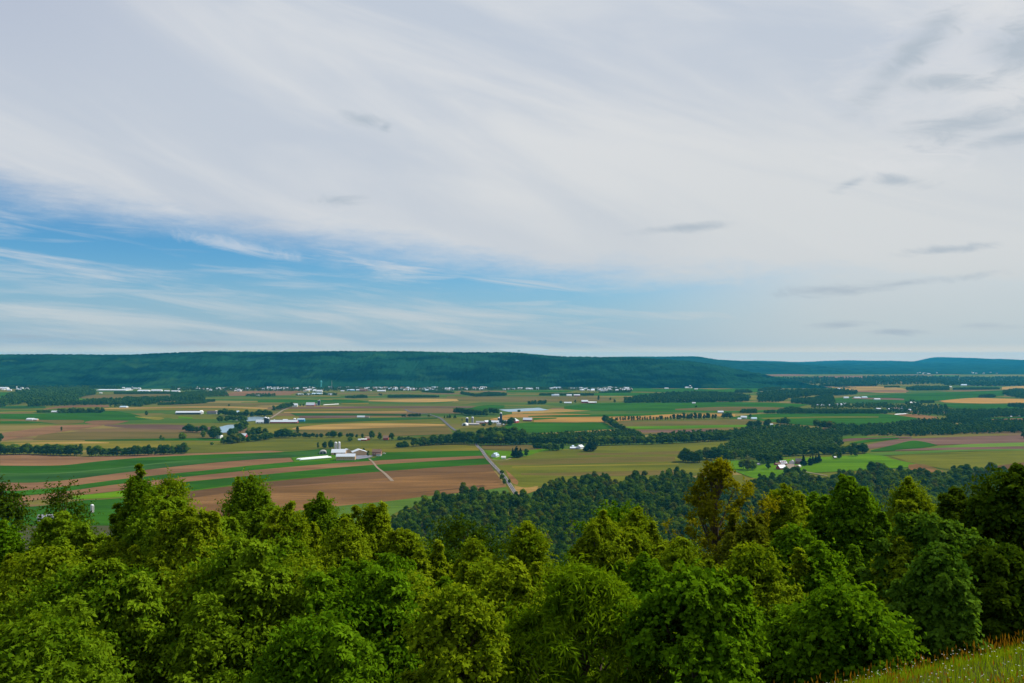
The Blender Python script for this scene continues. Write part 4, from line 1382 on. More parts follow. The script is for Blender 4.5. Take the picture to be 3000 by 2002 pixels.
iop = ng.nodes.new('GeometryNodeInstanceOnPoints')
m2p = ng.nodes.new('GeometryNodeMeshToPoints')
ng.links.new(gi.outputs[0], m2p.inputs[0])
ng.links.new(m2p.outputs[0], iop.inputs['Points'])
ng.links.new(jn.outputs[0], iop.inputs['Instance'])
iop.inputs['Pick Instance'].default_value = True
ng.links.new(na('pick', 'INT'), iop.inputs['Instance Index'])
cr = ng.nodes.new('ShaderNodeCombineXYZ'); ng.links.new(na('rot'), cr.inputs[2])
ng.links.new(cr.outputs[0], iop.inputs['Rotation'])
cs = ng.nodes.new('ShaderNodeCombineXYZ')
mm = ng.nodes.new('ShaderNodeMath'); mm.operation = 'MULTIPLY'
ng.links.new(na('ssize'), mm.inputs[0]); ng.links.new(na('wide'), mm.inputs[1])
ng.links.new(mm.outputs[0], cs.inputs[0]); ng.links.new(mm.outputs[0], cs.inputs[1]); ng.links.new(na('ssize'), cs.inputs[2])
ng.links.new(cs.outputs[0], iop.inputs['Scale'])
ng.links.new(iop.outputs[0], go.inputs[0])
md = wo_.modifiers.new('scatter', 'NODES'); md.node_group = ng

# ------------------------------------------------------------------ buildings
def gable(name, label, cat, px, py, wpx, hpx, depth=12.0, rot=0.0, wall='white', roof='whiteroof', rf=0.42, group=None,
          windows=0, doors=0, wincol='glass', end_win=0, overhang=0.5, band=None, loc=None, W_=None, H_=None, chimney=False, dormers=0, openfront=False):
    """ridge along local x; px,py = centre of the front foot in the photo"""
    p = at(px, py, ZB) if loc is None else Vector(loc)
    sc = p.y / FPX
    w = wpx * sc if W_ is None else W_
    h = hpx * sc if H_ is None else H_
    hw = h * (1 - rf)
    ang = rad(rot)
    fwd = Vector((-math.sin(ang), math.cos(ang), 0))
    c = p + fwd * depth / 2
    t = thing(name, label, cat, (c.x, c.y, p.z - 0.3), ang, group)
    x, y = w / 2, depth / 2
    z0 = 0.0; hw += 0.3; ht = h + 0.3
    MB().add([(-x, -y, z0), (x, -y, z0), (x, y, z0), (-x, y, z0), (-x, -y, hw), (x, -y, hw), (x, y, hw), (-x, y, hw), (-x, 0, ht), (x, 0, ht)],
             [(0, 1, 5, 4), (1, 2, 6, 9, 5), (2, 3, 7, 6), (3, 0, 4, 8, 7), (0, 3, 2, 1)]).build('wall', PM[wall], t)
    o = overhang; th = 0.35
    sl_ = (ht - hw) / y
    ye = y + o; ze = hw - o * sl_
    mb = MB()
    for s in (-1, 1):
        mb.add([(-x - o, s * ye, ze + 0.05), (x + o, s * ye, ze + 0.05), (x + o, 0, ht + 0.05), (-x - o, 0, ht + 0.05),
                (-x - o, s * ye, ze + 0.05 + th), (x + o, s * ye, ze + 0.05 + th), (x + o, 0, ht + 0.05 + th), (-x - o, 0, ht + 0.05 + th)],
               [(0, 1, 2, 3), (4, 7, 6, 5), (0, 4, 5, 1), (0, 3, 7, 4), (1, 5, 6, 2)])
    rf_o = mb.build('roof', PM[roof], t)
    for s in range(dormers):
        xd = -x * 0.6 + s * (1.2 * x / max(1, dormers - 1))
        MB().box(xd - 0.9, xd + 0.9, -y * 0.75, -y * 0.2, hw + (ht - hw) * 0.2, hw + (ht - hw) * 0.85).build('dormer', PM[wall], rf_o)
    if chimney:
        MB().box(x * 0.5, x * 0.5 + 0.9, -0.45, 0.45, ht - 1.0, ht + 1.5).build('chimney', PM['brick'], rf_o)
    if band:
        MB().box(-x - 0.04, x + 0.04, -y - 0.05, -y + 0.1, z0, 1.1).build('footing', PM[band], t)
    if openfront:
        MB().box(-x * 0.92, x * 0.92, -y - 0.04, -y + 0.2, 0.3, hw * 0.72).build('door', PM['doorway'], t)
    for i in range(windows):
        xc = -x + (i + 0.5) * 2 * x / windows
        ww = min(0.6, 2 * x / windows * 0.3)
        zc = hw * 0.55
        MB().box(xc - ww, xc + ww, -y - 0.06, -y + 0.05, zc - 0.6, zc + 0.6).build('window', PM[wincol], t)
    for i in range(doors):
        xc = -x + (i + 0.5) * 2 * x / doors
        MB().box(xc - 1.6, xc + 1.6, -y - 0.07, -y + 0.05, 0.3, min(3.6, hw * 0.8)).build('door', PM['doorway'], t)
    for i in range(end_win):
        s = -1 if rot > 0 else 1
        yc = -y * 0.5 + i * y * 0.5
        MB().box(s * x - 0.06 if s > 0 else -x - 0.06, x + 0.06 if s > 0 else -x + 0.06, yc - 0.6, yc + 0.6, hw * 0.5, hw * 0.5 + 1.3).build('window', PM[wincol], t)
    return t


def silo(label, px, py, wpx, hpx, wall='silo', cap='dome', group='farm silos'):
    p = at(px, py, ZB)
    s = p.y / FPX
    r = wpx * s / 2; h = hpx * s
    t = thing('silo', label, 'silo', (p.x, p.y + r, p.z - 0.3), 0, group)
    mb = MB(); n = 24
    prof = []
    z = 0.0
    hb = h - r * 0.8
    while z < hb:
        prof.append((z, r)); prof.append((min(hb, z + 0.9), r)); prof.append((min(hb, z + 0.95), r * 1.02)); prof.append((min(hb, z + 1.15), r * 1.02)); z += 1.2
    V = []; Fs = []
    for z, q in prof:
        V += [(q * math.cos(2 * math.pi * k / n), q * math.sin(2 * math.pi * k / n), z) for k in range(n)]
    for i in range(len(prof) - 1):
        for k in range(n):
            Fs.append((i * n + k, i * n + (k + 1) % n, (i + 1) * n + (k + 1) % n, (i + 1) * n + k))
    mb.add(V, Fs).build('body', PM[wall], t)
    V = []; Fs = []
    for i in range(6):
        a = i / 5 * math.pi / 2
        q = r * 1.04 * math.cos(a) + 0.02
        V += [(q * math.cos(2 * math.pi * k / n), q * math.sin(2 * math.pi * k / n), hb + 0.02 + r * 0.8 * math.sin(a)) for k in range(n)]
    for i in range(5):
        for k in range(n):
            Fs.append((i * n + k, i * n + (k + 1) % n, (i + 1) * n + (k + 1) % n, (i + 1) * n + k))
    MB().add(V, Fs).build('dome', PM[cap], t, smooth=True)
    MB().box(r * 0.99, r + 0.7, -0.45, 0.45, 0.5, hb).build('ladder_chute', PM[cap], t)
    return t


def arch_shed(label, px, py, wpx, hpx, depth, rot, mat='white', tunnels=1, name='shed'):
    p = at(px, py, ZB); s = p.y / FPX
    w = wpx * s; h = hpx * s
    ang = rad(rot); fwd = Vector((-math.sin(ang), math.cos(ang), 0))
    c = p + fwd * depth / 2
    t = thing(name, label, 'shed', (c.x, c.y, p.z - 0.2), ang)
    n = 14
    V = []
    for yy in (-depth / 2, depth / 2):
        for k in range(n + 1):
            a = math.pi * k / n
            V.append((-w / 2 * math.cos(a), yy, h * math.sin(a) ** 0.8))
    Fs = [(k, k + 1, n + 2 + k, n + 1 + k) for k in range(n)] + [tuple(range(n + 1))[::-1], tuple(range(n + 1, 2 * n + 2))]
    MB().add(V, Fs).build('shell', PM[mat], t)
    for i in range(tunnels):
        xc = (i - (tunnels - 1) / 2) * w * 0.42
        ww = w * 0.17 if tunnels > 1 else w * 0.26
        V = [(xc + ww * math.cos(math.pi * k / 8), -depth / 2 - 0.06, h * 0.62 * math.sin(math.pi * k / 8) ** 0.6) for k in range(9)]
        MB().add(V, [tuple(range(9))]).add([(v[0], v[1] + 0.05, v[2]) for v in V], [tuple(range(9))]).build('door', PM['doorway'], t)
    return t


def silage_bag(label, p0, p1, r, group=None):
    a, b_ = at(*p0, ZB), at(*p1, ZB)
    d = b_ - a; L = d.length; ang = math.atan2(d.y, d.x)
    o = MB()
    n = 12; prof = [(-L / 2, 0.2), (-L / 2 + r, 0.85), (-L / 2 + 3 * r, 1.0), (L / 2 - 2 * r, 1.0), (L / 2 - r * .5, 0.8), (L / 2, 0.2)]
    V = []; Fs = []
    for x, q in prof:
        V += [(x, r * q * 1.15 * math.cos(2 * math.pi * k / n), max(-0.1, r * 0.55 * q + r * q * math.sin(2 * math.pi * k / n))) for k in range(n)]
    for i in range(len(prof) - 1):
        for k in range(n):
            Fs.append((i * n + k, (i + 1) * n + k, (i + 1) * n + (k + 1) % n, i * n + (k + 1) % n))
    o.add(V, Fs)
    ob = o.build('silage_bag', PM['plastic'], smooth=True)
    ob.location = (a + d / 2); ob.rotation_euler = (0, 0, ang)
    return tag(ob, label, 'silage bag', group)


# -- the farm with the tall silos, left of the road
gable('barn', 'long tan-sided barn with white roof at the front of the silo farm', 'barn', 1012, 1348, 55, 17, 15, 2, 'tan', 'whiteroof', 0.42, band='concrete', windows=9)
gable('barn', 'low white-roofed shed between the silos and the long tan barn', 'barn', 991, 1332, 41, 14, 20, 4, 'tan', 'whiteroof', 0.62, doors=2)
gable('barn', 'tan barn with its broad gable facing the yard', 'barn', 1031, 1333.5, 30, 16, 34, -70, 'tan', 'whiteroof', 0.45, W_=26)
gable('barn', 'small white-roofed barn wing right behind the two tall silos', 'barn', 1008, 1326, 14, 10, 16, -60, 'tan', 'whiteroof', 0.5, W_=18)
silo('left one of the twin tall concrete silos with a pale stripe', 982.5, 1326, 7.2, 31, 'concrete', 'dome')
silo('right one of the twin tall concrete silos with a pale stripe', 992.5, 1326, 7.2, 31.5, 'concrete', 'dome')
arch_shed('round-roofed grey shed with two dark openings left of the silo farm', 946, 1330, 21, 9, 24, 12, 'grey', 2)
silage_bag('rear white silage bag, reaching farther left, on the grass by the silo farm', (868, 1347), (962, 1338.5), 1.9, None)
silage_bag('front white silage bag, ending nearest the long tan barn', (877, 1349.5), (971, 1341.5), 2.2, None)
gable('farmhouse', 'two-storey farmhouse with brown roof and white porch beside the silo farm', 'house', 1103, 1334, 26, 16, 12, -3, 'brick', 'brownroof', 0.42, windows=5, wincol='white', doors=0, chimney=True)
gable('porch', 'white pillared annex at the right front of the brown-roofed farmhouse', 'annex', 1109, 1336, 14, 7, 4, -3, 'white', 'brownroof', 0.25, windows=4)


def vehicle(label, px, py, L=5.2, Wd=1.9, Hh=2.0, rot=0.0, mat='white'):
    p = at(px, py, ZB)
    t = thing('parked_van', label, 'van', (p.x, p.y, p.z), rad(rot))
    V = []
    prof = [(-L / 2, 0.4), (-L / 2, Hh * .95), (-L / 2 + .2, Hh), (L * .15, Hh), (L * .3, Hh * .62), (L / 2 - .1, Hh * .52), (L / 2, 0.4)]
    n = len(prof)
    for s in (-1, 1):
        V += [(x, s * Wd / 2, z) for x, z in prof]
    MB().add(V, [tuple(range(n)), tuple(range(n, 2 * n))[::-1]] + [(i, i + n, (i + 1) % n + n, (i + 1) % n) for i in range(n)]).build('body', PM[mat], t)
    MB().box(-L * .3, L * .16, -Wd / 2 - .02, Wd / 2 + .02, Hh * .62, Hh * .88).build('window', PM['glass'], t)
    for sx in (-L * .32, L * .32):
        for sy in (-Wd / 2, Wd / 2):
            MB().tube([(sx, sy - .12, .36), (sx, sy + .12, .36)], [.36, .36], 12).build('wheel', PM['rubber'], t)
    return t


vehicle('white van parked beside the brown-roofed farmhouse', 1126, 1330.5, 6.5, 2.1, 2.6, 10)
vehicle('small white van on the paved farm yard right of the long tan barn', 1044, 1337, 4.2, 1.8, 1.8, 30)
# -- farm by the creek ponds
silo('left one of the pair of dark blue silos by the upper pond', 776, 1241, 7.8, 19.5)
silo('right, slightly shorter one of the dark blue silos by the upper pond', 784, 1241, 7.5, 17.5)
gable('barn', 'very long low barn with white roof and red walls right of the dark silo pair', 'barn', 831, 1240, 80, 8.5, 16, 0, 'red', 'whiteroof', 0.6)
gable('barn', 'white-roofed barn left of the dark silo pair', 'barn', 761, 1240, 24, 9, 16, 0, 'white', 'whiteroof', 0.65, doors=2)
gable('shed', 'bright blue shed at the right end of the very long barn', 'shed', 881, 1235, 21, 8, 12, 0, 'bluewall', 'blueroof', 0.3)
silo('squat dark tank with white cap behind the very long barn', 862, 1234, 8.5, 8.5, 'silo', 'white')
silo('short white feed bin between the silos and the very long barn', 803, 1236, 3.4, 7, 'white', 'white')
gable('shed', 'small white shed behind the middle of the very long barn', 'shed', 835, 1233, 13, 4, 8, 0, 'white', 'whiteroof', 0.5)
gable('barn', 'small red barn with white roof among trees below the lower pond', 'barn', 710, 1281, 20, 10, 14, -4, 'red', 'whiteroof', 0.62)
gable('house', 'narrow white gabled house with a red side between dark trees', 'house', 649, 1284, 8, 11, 14, 78, 'white', 'white', 0.5, W_=15, windows=2)
gable('house', 'pale blue house peeking out of the trees above the upper pond', 'house', 697, 1212, 7, 8, 10, 20, 'white', 'blueroof', 0.5)
gable('shed', 'tiny white shed in the trees below the upper pond', 'shed', 693, 1233, 3.5, 3.5, 6, 0, 'white', 'whiteroof', 0.4)
gable('barn', 'long low white-roofed poultry barn with dark side on the far left meadow', 'barn', 551, 1214, 74, 8.5, 18, 1.5, 'grey', 'whiteroof', 0.45, openfront=True)
gable('house', 'white end building of the long poultry barn', 'house', 593, 1212, 9, 9, 14, 60, 'white', 'white', 0.45, W_=12)
gable('barn', 'dull dark-roofed barn right of the long poultry barn', 'barn', 620, 1213, 28, 8, 15, 0, 'grey', 'darkroof', 0.5)
gable('house', 'white end house of the dull dark-roofed barn', 'house', 636, 1212, 6, 8, 12, 60, 'white', 'white', 0.45)
# -- farm 6 (behind)
gable('barn', 'big white-roofed barn with red foot beside the distant twin silo', 'barn', 908.5, 1190, 25, 10, 18, 0, 'red', 'whiteroof', 0.72)
gable('shed', 'low grey shed between the distant barn and its silo', 'shed', 925, 1188, 8, 4.5, 12, 0, 'grey', 'greyroof', 0.4)
silo('thin dark silo on the left of the distant pair', 932, 1188, 3.6, 14.5)
silo('thin dark silo on the right of the distant pair', 935.5, 1188, 3.4, 16)
gable('barn', 'white barn at the top of the farm lane', 'barn', 863.5, 1192, 15, 9, 16, 8, 'white', 'whiteroof', 0.5)
silage_bag('thin white silage bag on the distant meadow right of the twin silo', (947, 1187.5), (993, 1185), 2.0)
# -- farm on the rise in the centre
silo('left blue-black silo beside the white round shed', 1368, 1243, 7.5, 20)
silo('grey silo in the middle of the hill farm', 1384, 1240, 6.5, 18.5, 'grey')
silo('tallest blue-black silo, with a white top, at the hill farm', 1467.5, 1243, 6.8, 34)
silo('short blue-black silo left of the tallest one', 1461, 1239, 6.0, 16)
arch_shed('white round-roofed shed with a dark opening at the left end of the hill farm', 1360, 1247, 15.5, 7.5, 14, -25, 'white', 1)
gable('shed', 'low grey bunker shed in front of the grey silo', 'shed', 1387, 1245, 33, 4.5, 10, -2, 'grey', 'concrete', 0.5)
gable('barn', 'long shed with grey-pink roof and red front at the hill farm', 'barn', 1407, 1241, 25, 6.5, 14, 0, 'red', 'greyroof', 0.6)
gable('barn', 'red shed with white roof left of the round tree at the hill farm', 'barn', 1428, 1240, 12, 7.5, 16, 30, 'red', 'whiteroof', 0.6)
gable('barn', 'white shed left of the tallest silo', 'barn', 1450, 1240, 22, 7, 14, -3, 'white', 'whiteroof', 0.6, doors=3)
gable('house', 'cream farmhouse below the tallest silo', 'house', 1461.5, 1248.5, 12.5, 8.5, 11, 0, 'cream', 'greyroof', 0.4, windows=3)
gable('shed', 'small white hut right of the cream farmhouse', 'shed', 1475.5, 1246, 4.5, 3.2, 6, 0, 'white', 'whiteroof', 0.5)
gable('barn', 'pinkish shed right of the tallest silo', 'barn', 1480, 1238, 16, 6, 12, 0, 'red', 'greyroof', 0.5)
gable('barn', 'left one of the twin red barns with white roofs', 'barn', 1516, 1238.5, 14, 11, 30, 62, 'red', 'whiteroof', 0.55, W_=24, end_win=1)
gable('barn', 'right one of the twin red barns, open-fronted, white roof', 'barn', 1545, 1234, 26, 9, 15, -10, 'red', 'whiteroof', 0.6, doors=5)
# -- hedgerow farmhouses
gable('house', 'red farmhouse with a white gable among the hedge trees', 'house', 1078, 1290, 12, 10, 12, 35, 'red', 'brownroof', 0.5, windows=2)
gable('shed', 'long low red shed left of the red farmhouse', 'shed', 1066, 1291, 16, 5, 8, 0, 'red', 'white', 0.4)
gable('shed', 'small white shed at the left end of the red farmhouse yard', 'shed', 1053, 1291, 8, 4.5, 6, 0, 'white', 'whiteroof', 0.5)
gable('barn', 'dull red barn between two dark round trees', 'barn', 1129.5, 1289, 15, 11, 14, 0, 'red', 'brownroof', 0.55)
gable('shed', 'white oblong shed alone on the far striped fields', 'shed', 1057, 1224, 22, 5, 12, 0, 'white', 'whiteroof', 0.4)
gable('shed', 'dull brown shed touching the white oblong shed', 'shed', 1075, 1224, 12, 4.5, 12, 0, 'grey', 'brownroof', 0.5)
# -- right of the road
gable('house', 'small white house with pale blue roof beside the road', 'house', 1458, 1339, 17, 11, 14, 55, 'white', 'blueroof', 0.6, W_=13, windows=3, dormers=2)
gable('garage', 'white garage right of the blue-roofed house', 'garage', 1475, 1344, 12.5, 6.5, 8, -2, 'white', 'white', 0.5)
gable('barn', 'low white-roofed shed left of the white gabled house at the wood', 'barn', 1681, 1316, 21, 5.5, 12, 0, 'darkroof', 'whiteroof', 0.55)
gable('shed', 'tiny pale blue shed behind the low white-roofed shed', 'shed', 1680, 1311, 6, 5.5, 7, 30, 'white', 'blueroof', 0.5)
gable('house', 'white gabled house at the wood left of the dark conifers', 'house', 1706, 1315.5, 18, 11, 14, 50, 'white', 'whiteroof', 0.5, W_=15, windows=3, end_win=1)
# -- farm on the bright meadow
gable('barn', 'lower red barn with two white roof bands on the bright meadow', 'barn', 2295, 1376, 22, 12.5, 14, 18, 'red', 'whiteroof', 0.62, windows=3, wincol='white')
gable('barn', 'upper red barn with white roof on the bright meadow', 'barn', 2298, 1362, 19, 10, 14, 12, 'red', 'whiteroof', 0.6, dormers=3)
gable('shed', 'long low red wing left of the upper red barn', 'shed', 2281, 1363, 16, 5.5, 9, 10, 'red', 'brownroof', 0.4)
gable('farmhouse', 'brown-roofed brick farmhouse left of the dark firs', 'house', 2340, 1360, 16, 15, 13, -15, 'brick', 'darkroof', 0.5, windows=3, chimney=True)
gable('house', 'white gabled annex left of the brick farmhouse', 'annex', 2328, 1359, 9, 10, 11, 60, 'white', 'greyroof', 0.5, W_=9, windows=1)
gable('shed', 'brown shed with a bright cream end below the brick farmhouse', 'shed', 2333, 1372, 12, 7, 8, -25, 'cream', 'brownroof', 0.45)
gable('shed', 'cream shed end standing right of the brown shed', 'shed', 2345, 1370, 7, 6.5, 8, 30, 'cream', 'white', 0.45)
gable('shed', 'tiny brown shed under the lone dark tree on the meadow', 'shed', 2448, 1343, 7, 5, 5, 15, 'brick', 'white', 0.5)
gable('shed', 'tiny grey hut at the wood edge left of the red barns', 'shed', 2223, 1363, 7, 5, 5, 0, 'grey', 'greyroof', 0.5)
gable('barn', 'white barn left of the round dark tree, upper right', 'barn', 2179, 1226, 17, 6.5, 14, -20, 'white', 'whiteroof', 0.55)
gable('barn', 'small white barn at the left of the upper right group', 'barn', 2167, 1229, 10, 4, 10, 0, 'white', 'whiteroof', 0.5)
gable('barn', 'pale rounded barn right of the round dark tree', 'barn', 2210, 1229, 16, 5.5, 12, 0, 'white', 'blueroof', 0.6)
gable('shed', 'bright white hut on the top edge of the big right-hand wood', 'shed', 2261, 1247, 8, 5, 7, 0, 'white', 'whiteroof', 0.6)
gable('barn', 'white barn at the end of the orange stubble', 'barn', 2112, 1210, 16, 5.5, 12, 0, 'white', 'whiteroof', 0.5)
# -- white farm sheds across the middle distance : (px, py, w, h, wall, roof, label)
MORE = """
1620,1161,8,5,white,blueroof,left hut of the far white barn group
1631,1161,14,6,white,whiteroof,largest barn of the far white barn group
1668,1161,15,5,white,whiteroof,white-roofed shed left of the far red shed
1690,1161,18,5,red,whiteroof,far red shed with a white roof beside dark trees
1713.5,1181,19,8,red,whiteroof,far red barn with a bright white roof on the green meadow
1736,1182,24,4.5,red,white,low white shed attached to the far red barn
1745,1182,6,4.5,white,whiteroof,white end block of the low far shed
1664,1182,22,3.5,white,whiteroof,low white shed left of the far red barn
1990,1177,11,5,cream,whiteroof,small pale house at the front of the far wood
2013,1178,15,4,grey,whiteroof,pale shed right of the small pale house
2033,1182.5,10,3.2,white,whiteroof,tiny white shed on the edge of the wide meadow
2480,1168,14,5,white,whiteroof,left barn of the row on the far right slope
2513,1167.5,18,4,white,whiteroof,middle barn of the row on the far right slope
2534,1166.5,16,4,white,blueroof,bluish barn ending the row on the far right slope
2571,1172,16,4,white,whiteroof,white shed standing apart right of the far barn row
2405,1190,18,4.5,white,whiteroof,leftmost white roof in the dark wood on the right
2433,1190,10,4.5,white,whiteroof,small white roof in the dark wood on the right
2463,1189,20,6,white,whiteroof,biggest white house in the dark wood on the right
2476,1187,12,6,white,whiteroof,right wing of the biggest white house in the wood
2575,1200,12,3.5,grey,whiteroof,grey roof in the dark wood right of the biggest house
2608,1201,12,4,white,whiteroof,left white block of the far right farm
2624,1201,26,6,white,brownroof,brown-roofed house of the far right farm
2638,1200,8,5,white,whiteroof,white block right of the brown-roofed far house
2662,1204,16,4.5,white,whiteroof,white rounded barn at the right of the far right farm
2675,1183,16,5,cream,white,pinkish house by the lane on the far right
2998,1221,18,4,white,whiteroof,white shed cut by the right edge of the picture
2962,1222,8,2.5,white,whiteroof,tiny white shed near the right edge above the pink strip
2786,1136,7,4,cream,white,pale tower-like hut right of the isolated wood
2825,1131,16,5,white,blueroof,bluish white house on the far right plain
2576,1123,9,4.5,white,whiteroof,white house beside the thin mast
2812,1110,6,3,white,whiteroof,lone white dot-like house before the blue hills
2935,1114,8,3.5,white,whiteroof,white house before the blue hills near the right edge
2350,1144,9,4.5,white,whiteroof,white house left of the far wood on the low rise
2458,1141,9,3.5,white,whiteroof,white roof on the tan field at the far right
85,1231.5,20,5.5,white,whiteroof,larger white house of the lone far left farmstead
102,1232,12,4.5,tan,whiteroof,small tan house of the lone far left farmstead
158,1208.5,17,4,white,whiteroof,white shed left of the isolated dark grove
360,1194.5,20,4,white,blueroof,turquoise-roofed barn on the far tan strip
5,1141,30,6,white,whiteroof,white factory hall cut by the left edge
26,1145,12,4,white,whiteroof,low white hall right of the cut factory hall
58,1147,14,7,cream,whiteroof,cream house with a reddish foot on the far left
78,1143,10,4,white,whiteroof,white house right of the cream house on the far left
156,1145,12,4.5,white,blueroof,pale green house on the far left rise
185,1136,10,4,red,white,house with a white gable high on the far left rise
325,1145,90,3.2,white,whiteroof,longest thin white hall at the foot of the ridge on the left
374,1142,14,5,white,whiteroof,white hall at the right end of the longest thin hall
418,1148,32,5,white,whiteroof,wide white hall above the dark hedge
457,1147,30,5,white,whiteroof,second wide white hall above the dark hedge
488,1148,14,4,white,whiteroof,small white hall in the far farm row
512,1149,24,4,white,whiteroof,last white hall of the far farm row
524,1144,7,6,white,white,white round-topped shed ending the far farm row
28,1166,8,3,white,whiteroof,tiny white house on the far left green field
44,1169.5,8,3,white,whiteroof,tiny second house on the far left green field
95,1166,8,2.5,white,whiteroof,tiny third house on the far left green field
294,1153,8,3,white,whiteroof,tiny white shed in the field below the longest thin hall
754,1161,10,4,white,whiteroof,small white house inside the dark far grove
878,1158,18,4,white,whiteroof,left low hall of the far factory
903,1158,12,4,white,whiteroof,middle low hall of the far factory
936,1150,16,7,white,whiteroof,tall white block of the far factory
928,1157,30,5,cream,blueroof,long pale hall of the far factory
967,1158,12,4,white,whiteroof,white house right of the far factory trees
1027,1146,22,5,bluewall,blueroof,blue hall at the edge of the distant town
1117,1147.5,24,4,white,whiteroof,long white hall below the distant town
1003,1147,10,3,white,whiteroof,pale shed left of the blue hall
1062,1147,18,8,brick,brownroof,reddish block at the edge of the distant town
1524,1141,14,5,white,white,white hall standing alone right of the town
1552,1142,20,4.5,white,whiteroof,low white hall right of the lone white hall
1412,1143,16,5,cream,whiteroof,cream hall at the right end of the town
1678,1140,26,3.2,white,whiteroof,long white village hall on the left
1835,1136,34,3.5,white,whiteroof,longest white hall at the right end of the village
1755,1141,40,3.0,tan,whiteroof,long pinkish greenhouse-like hall in the village
1790,1138,36,3.0,tan,whiteroof,second pinkish hall in the village
1826,1127,14,3.2,white,blueroof,bluish roof on the rise above the village
1840,1127,8,3.0,white,whiteroof,white roof on the rise above the village
2000,1134,16,7,white,blueroof,pale house by the dark silo far right of the village
2018,1138,20,4,cream,whiteroof,long cream hall by the far dark silo
2053,1136,24,3.5,white,whiteroof,long white hall right of the far dark silo
1953,1139.5,11,3,white,whiteroof,small white hall left of the far dark silo group
2055,1123,6,4,white,whiteroof,tiny bright house on the slope at the ridge end
2040,1141.5,10,3,yellow,whiteroof,tiny yellowish hall below the far dark silo
"""
PM['yellow'] = PM['cream']
for ln in MORE.strip().splitlines():
    a = ln.split(',')
    px, py, w, h = map(float, a[:4])
    cat = 'house' if 'house' in a[6] else ('barn' if 'barn' in a[6] else ('shed' if 'shed' in a[6] or 'hut' in a[6] else 'hall'))
    nm = {'house': 'house', 'barn': 'barn', 'shed': 'shed', 'hall': 'hall'}[cat]
    gable(nm, a[6], cat, px, py, w, h, depth=max(9, w * 1.0), rot=random.uniform(-8, 8), wall=a[4], roof=a[5], rf=0.5)
silo('far dark silo among the halls right of the village', 2022.5, 1138, 5.5, 9)
silo('thin white silo behind the cream house on the far left', 48, 1142, 3, 10, 'white', 'white')
silo('dark slim silo at the far white farm row', 387, 1142, 2.6, 9)
silo('slim silo before the last town trees on the left', 578, 1140, 2.6, 7)
silo('white thin silo above the far right farm', 2645, 1199, 4, 9, 'white', 'white')
silage_bag('white silage bag above the pink strip on the right', (2621, 1216), (2659, 1213.5), 2.2)

silo('pale silo rising between the near trees on the lower left', 267, 1502, 9, 24, 'concrete', 'dome')
gable('house', 'white farmhouse half hidden behind the dark open-crowned tree on the left', 'house', 135, 1527, 48, 17, 10, 12, 'white', 'greyroof', 0.45, windows=5)
# water tower and masts
p = at(941, 1139, ZB); s = p.y / FPX
t = thing('water_tower', 'pale aqua water tower rising over the distant town', 'water tower', (p.x, p.y, 0))
hh = 24 * s; r0 = 2.6 * s
legs = [(r0 * 0.9 * math.cos(a), r0 * 0.9 * math.sin(a)) for a in (0.78, 2.36, 3.93, 5.5)]
for lx, ly in legs:
    MB().tube([(lx * 1.3, ly * 1.3, 0), (lx * 0.8, ly * 0.8, hh * 0.72)], [0.9, 0.7], 8).build('leg', PM['aqua'], t)
MB().tube([(0, 0, 0), (0, 0, hh * .72)], [1.6, 1.6], 12).build('riser', PM['aqua'], t)
MB().tube([(0, 0, hh * .66), (0, 0, hh * .72), (0, 0, hh * .9), (0, 0, hh * .97), (0, 0, hh)], [r0 * .5, r0, r0, r0 * .6, 0.3], 20).build('tank', PM['aqua'], t, smooth=True)
for (px, py, hp, lab, w0) in ((972, 1142, 27, 'thin grey lattice mast right of the water tower', 2.2), (2568, 1131, 17, 'thin pale mast at the end of the far dark wood edge', 2.0)):
    p = at(px, py, ZB); s = p.y / FPX; hh = hp * s
    mb = MB()
    for a in (0.5, 2.6, 4.7):
        mb.tube([(w0 * math.cos(a), w0 * math.sin(a), 0), (w0 * .3 * math.cos(a), w0 * .3 * math.sin(a), hh)], [.45, .35], 6)
    for k in range(12):
        z0_, z1_ = hh * k / 12, hh * (k + 1) / 12
        f0, f1 = w0 * (1 - .7 * k / 12), w0 * (1 - .7 * (k + 1) / 12)
        for a, b_ in ((0.5, 2.6), (2.6, 4.7), (4.7, 0.5)):
            mb.tube([(f0 * math.cos(a), f0 * math.sin(a), z0_), (f1 * math.cos(b_), f1 * math.sin(b_), z1_)], [.2, .2], 4)
    o = mb.build('radio_mast', PM['grey']); o.location = (p.x, p.y, 0)
    tag(o, lab, 'mast')
# churches
for (px, py, hp, lab) in ((1069, 1146, 12, 'church with a white steeple beside the reddish block of the town'), (1146, 1143, 10, 'church with a pale steeple in the middle of the town')):
    p = at(px, py, ZB); s = p.y / FPX
    t = gable('church', lab, 'church', px + 3, py, 8, 6, 14, 0, 'brick' if px < 1100 else 'white', 'brownroof', 0.5)
    w = 1.1 * s; hh = hp * s
    MB().box(-8 - w, -8 + w, -7 - w, -7 + w, 0, hh * .6).build('tower', PM['white'], t)
    MB().tube([(-8, -7, hh * .6), (-8, -7, hh)], [w * 1.3, .1], 4).build('steeple', PM['white'], t)

# town houses : one prototype per colour, then copies
def town_proto(wall, roof, w, d, h, lab, grp):
    return gable('house', lab, 'house', 0, 0, 0, 0, d, 0, wall, roof, 0.4, group=grp, loc=(0, 6000, ZB), W_=w, H_=h, windows=2, doors=1)


